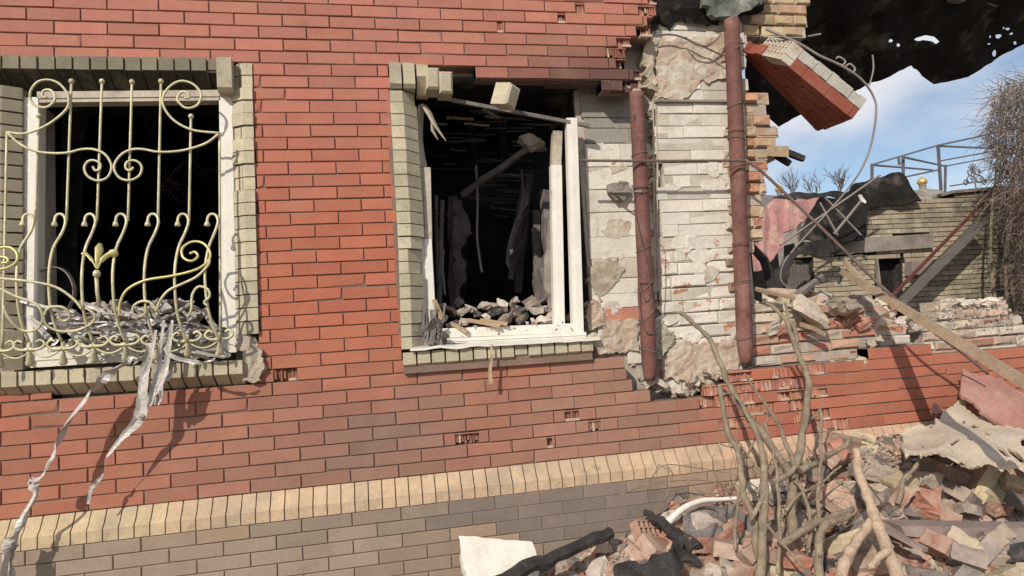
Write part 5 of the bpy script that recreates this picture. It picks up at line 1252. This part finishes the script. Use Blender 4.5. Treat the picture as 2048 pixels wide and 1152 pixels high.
# collapsed roof: black panels and faded red metal
single('collapsed_roof_panel', sheet([(1606, 482), (1608, 456), (1640, 394), (1672, 400), (1704, 372), (1752, 354), (1798, 345), (1808, 348), (1838, 402), (1737, 416), (1730, 480)], lambda a, b: 4.75+.002*(470-b), 6, .03, wr=.05, ws=3, seed=130, jag=3), 'black', 'black burnt roof panel collapsed over the outbuilding', 'roof panel')
single('collapsed_roof_panel', sheet([(1545, 640), (1540, 600), (1552, 540), (1600, 485), (1650, 480), (1680, 480), (1682, 500), (1640, 505), (1600, 512), (1565, 560), (1560, 640)], lambda a, b: 4.5, 7, .03, wr=.08, ws=3, seed=132, jag=6), 'charwood', 'dark burnt panel drooping over the boarded gate', 'roof panel')
single('fallen_metal_roof', sheet([(1500, 540), (1500, 440), (1522, 422), (1552, 400), (1640, 396), (1652, 398), (1632, 432), (1572, 466), (1564, 496), (1548, 516), (1530, 540)], lambda a, b: 4.2+.006*(560-b)+.03*sin(a/4), 6, .02, wr=.03, ws=3, seed=134, jag=6), 'pinkroof', 'faded red metal roof slumped behind the torn wall', 'roof')
single('roof_edge', sheet([(1545, 396), (1590, 382), (1640, 386), (1690, 384), (1680, 400), (1640, 396), (1560, 404)], lambda a, b: 5.6, 5, .03, wr=.06, ws=3, seed=136, jag=4), 'charwood', 'dark curled roof edge above the faded red metal', 'roof edge')
for i, (a, b, r_) in enumerate([((1650, 395), (1722, 470), .014), ((1722, 402), (1668, 468), .018), ((1640, 405), (1675, 470), .012), ((1560, 490), (1760, 350), .015)]):
    mb = MB(); mb.tube([at(*a, 4.3), at(*b, 4.2)], r_, 5); single('bent_batten', mb, 'greywire', ['batten falling left to right over the black roof panel', 'batten crossing right to left over the black roof panel', 'short steep batten at the left of the black roof panel', 'long thin batten along the top of the black roof panel'][i], 'batten')
single('white_scrap', sheet([(1718, 390), (1723, 389), (1734, 403), (1732, 408), (1725, 404)], lambda a, b: 4.1, 3, .02, wr=.03, ws=6, seed=138), 'pvc', 'small white scrap hanging on the black roof panel', 'scrap')
# pergola frame on the terrace
pg = empty('steel_frame', W(1850, 380, 6), 'bare steel frame standing on the terrace of the outbuilding', 'steel frame')
def pgm(name, a, b, r_=.022, Ya=5.4, Yb=5.4):
    mb = MB(); A = at(*a, Ya); B = at(*b, Yb); mb.tube([A, B], r_, 4); mb.build(name, 'steel', pg)
for a, b, Ya, Yb in [((1744, 405), (1744, 328), 5.2, 5.2), ((1807, 400), (1806, 310), 5.2, 5.2), ((1876, 290), (1882, 380), 5.0, 5.0), ((1890, 385), (1891, 330), 7, 7), ((1799, 330), (1797, 314), 7, 7), ((2060, 400), (2052, 240), 5, 5)]: pgm('post', a, b, .025, Ya, Yb)
for a, b, Ya, Yb in [((1742, 330), (1875, 291), 5.2, 5.0), ((1875, 291), (1990, 266), 5.0, 4.8), ((1990, 266), (2120, 238), 4.8, 4.6), ((1744, 330), (1865, 340), 5.2, 7.5), ((1806, 314), (1893, 333), 5.2, 7.5), ((1876, 292), (2060, 300), 5, 7.5), ((1893, 332), (2060, 300), 7.5, 7.5), ((1744, 368), (1876, 340), 5.2, 5.0), ((1830, 350), (1862, 342), 7.4, 7.5), ((1900, 372), (2060, 348), 7.5, 7.5), ((1880, 322), (2000, 300), 7, 7)]: pgm('rail', a, b, .018, Ya, Yb)
# ornamental railing
mb = MB(); c = at(1950, 362, 6.0)
for s in (-1, 1):
    for r_, dx, dz in ((.09, .10, .02), (.06, .20, -.03), (.07, .08, .15)):
        mb.tube([c+V(s*dx+cos(a/2.2)*r_*(1-a/26), 0, dz+sin(a/2.2)*r_*(1-a/26)) for a in range(18)], .012, 5)
mb.tube([c-V(0, 0, .2), c+V(0, 0, .3)], .014, 5)
for k in range(5): mb.tube([c+V(0, 0, .2), c+V(cos(.6+k*.5)*.13, 0, .2+sin(.6+k*.5)*.13)], .01, 4)
mb.tube([c+V(-.5, 0, -.2), c+V(.5, 0, -.18)], .012, 4)
mb.build('scroll_panel', 'steel', pg)
# domes and far roofs
def dome(px, py, s, label):
    c = at(px, py, 60); d = empty('church_dome', c, label, 'dome')
    pr = [(.0, 1.55), (.04, 1.4), (.05, 1.15), (.22, 1.0), (.5, .82), (.66, .55), (.66, .3), (.5, .1), (.42, 0)]
    mb = MB(); mb.tube([c+V(0, 0, z_*s) for r_, z_ in pr], [max(.01, r_*s) for r_, z_ in pr], 20); mb.build('gilt_cupola', 'domegold', d, smooth=True)
    mb = MB(); mb.tube([c+V(0, 0, 0), c-V(0, 0, .55*s)], .42*s, 20); mb.tube([c-V(0, 0, .05*s), c-V(0, 0, .15*s)], .48*s, 20); mb.build('drum', 'concrete', d)
dome(1845, 370, .85, 'gilded onion dome far off behind the steel frame'); dome(1559, 384, .7, 'gilded dome far off above the slumped red roof')
mb = MB()
fr = empty('far_house', at(1855, 395, 25), 'distant roof with broken brickwork below the golden dome', 'house')
A = at(1826, 402, 25); B = at(1900, 402, 25); t = at(1845, 376, 26); t2 = at(1885, 380, 26)
mb.hexa([A, A+V(0, 6, 0), B+V(0, 6, 0), B, t, t+V(0, 2, 0), t2+V(0, 2, 0), t2]); mb.build('roof', 'concrete', fr)
mb = MB(); mb.box(A.x, B.x, 25, 31, 0, A.z); mb.build('wall', 'rendpink', fr)
fr = empty('far_house', at(1545, 396, 28), 'long low distant roof behind the slumped red metal', 'house')
A = at(1400, 420, 28); B = at(1650, 412, 28); t = at(1440, 388, 31); t2 = at(1600, 392, 31)
mb = MB(); mb.hexa([A, A+V(0, 6, 0), B+V(0, 6, 0), B, t, t+V(0, .4, 0), t2+V(0, .4, 0), t2]); mb.build('roof', 'ash', fr)
mb = MB(); mb.box(A.x, B.x, 28, 33, 0, min(A.z, B.z)); mb.build('wall', 'concrete', fr)
# bare twigs against the sky
def bare_tree(px, py, Y, h, label, seed):
    rn = random.Random(seed); c = at(px, py, Y); t_ = empty('bare_tree', (c.x, c.y, 0), label, 'tree'); mb = MB(); tr = MB()
    tr.tube([(c.x, c.y, 0), (c.x+.05, c.y, c.z)], [.12, .05], 6); tr.build('trunk', 'vine', t_)
    def grow(p, d, L_, r_, dep):
        q = [p]
        for k in range(3): d = (d+Vector((rn.uniform(-.3, .3), rn.uniform(-.3, .3), rn.uniform(-.1, .25)))).normalized(); q.append(q[-1]+d*L_/3)
        mb.tube(q, [r_, r_*.6], 4, cap=False)
        if dep:
            for _ in range(3): grow(q[rn.randrange(1, 4)], (d+Vector((rn.uniform(-.9, .9), rn.uniform(-.9, .9), rn.uniform(-.2, .6)))).normalized(), L_*.62, r_*.6, dep-1)
    for _ in range(4): grow(c, Vector((rn.uniform(-.6, .6), rn.uniform(-.3, .3), 1)).normalized(), h*.5, .014, 3)
    mb.build('crown', 'vine', t_)
bare_tree(1590, 400, 12, 1.0, 'bare twiggy tree above the slumped red roof', 1); bare_tree(1680, 392, 9, .8, 'thin bare tree between the red roof and the steel frame', 2); bare_tree(1630, 400, 14, 1.0, 'faint bare treetop in the middle of the roofline', 3)
# dry vine mass at the right
vn = empty('dry_vine_bush', (at(2040, 400, 4.2).x, 4.2, 0), 'tall mass of tangled dry vines hanging at the right edge', 'vine')
va = MB(); vb = MB()
VP = [(1985, 200), (2010, 172), (2060, 145), (2250, 120), (2250, 720), (2065, 640), (2045, 560), (2025, 460), (1995, 350), (1975, 270)]
n_ = 0
while n_ < 8000:
    x = R.uniform(1940, 2250); y = R.uniform(120, 700)
    if not pt_in(VP, x, y): continue
    n_ += 1; Y = R.uniform(3.5, 4.7); p = at(x, y, Y); pts = [p]
    d = Vector((R.uniform(-1, .4), R.uniform(-.4, .4), R.uniform(-1, .9))).normalized(); L_ = R.uniform(.18, .6)
    for k in range(5):
        d = (d+Vector((R.uniform(-.45, .45), R.uniform(-.4, .4), -.22+R.uniform(-.3, .3)))).normalized(); pts.append(pts[-1]+d*L_/5)
    (va if R.random() < .6 else vb).tube(pts, [R.uniform(.003, .008), .0015], 3, cap=False)
va.build('vine_stems', 'vine', vn); vb.build('lighter_vine_stems', 'vineb', vn)
mb = MB()
for i in range(12): x = 1985+i*22; mb.tube(smooth_path([at(x+20, 720, 4.3), at(x+R.uniform(-15, 15), 500, 4.3), at(x+R.uniform(-10, 40), 320, 4.2), at(x+R.uniform(0, 50), 200, 4.2)]), [.03, .008], 6)
mb.build('vine_trunks', 'bark', vn)
# garden wall the vines hang from
mb = MB(); a = at(2020, 420, 4.9); b = at(2400, 400, 4.9)
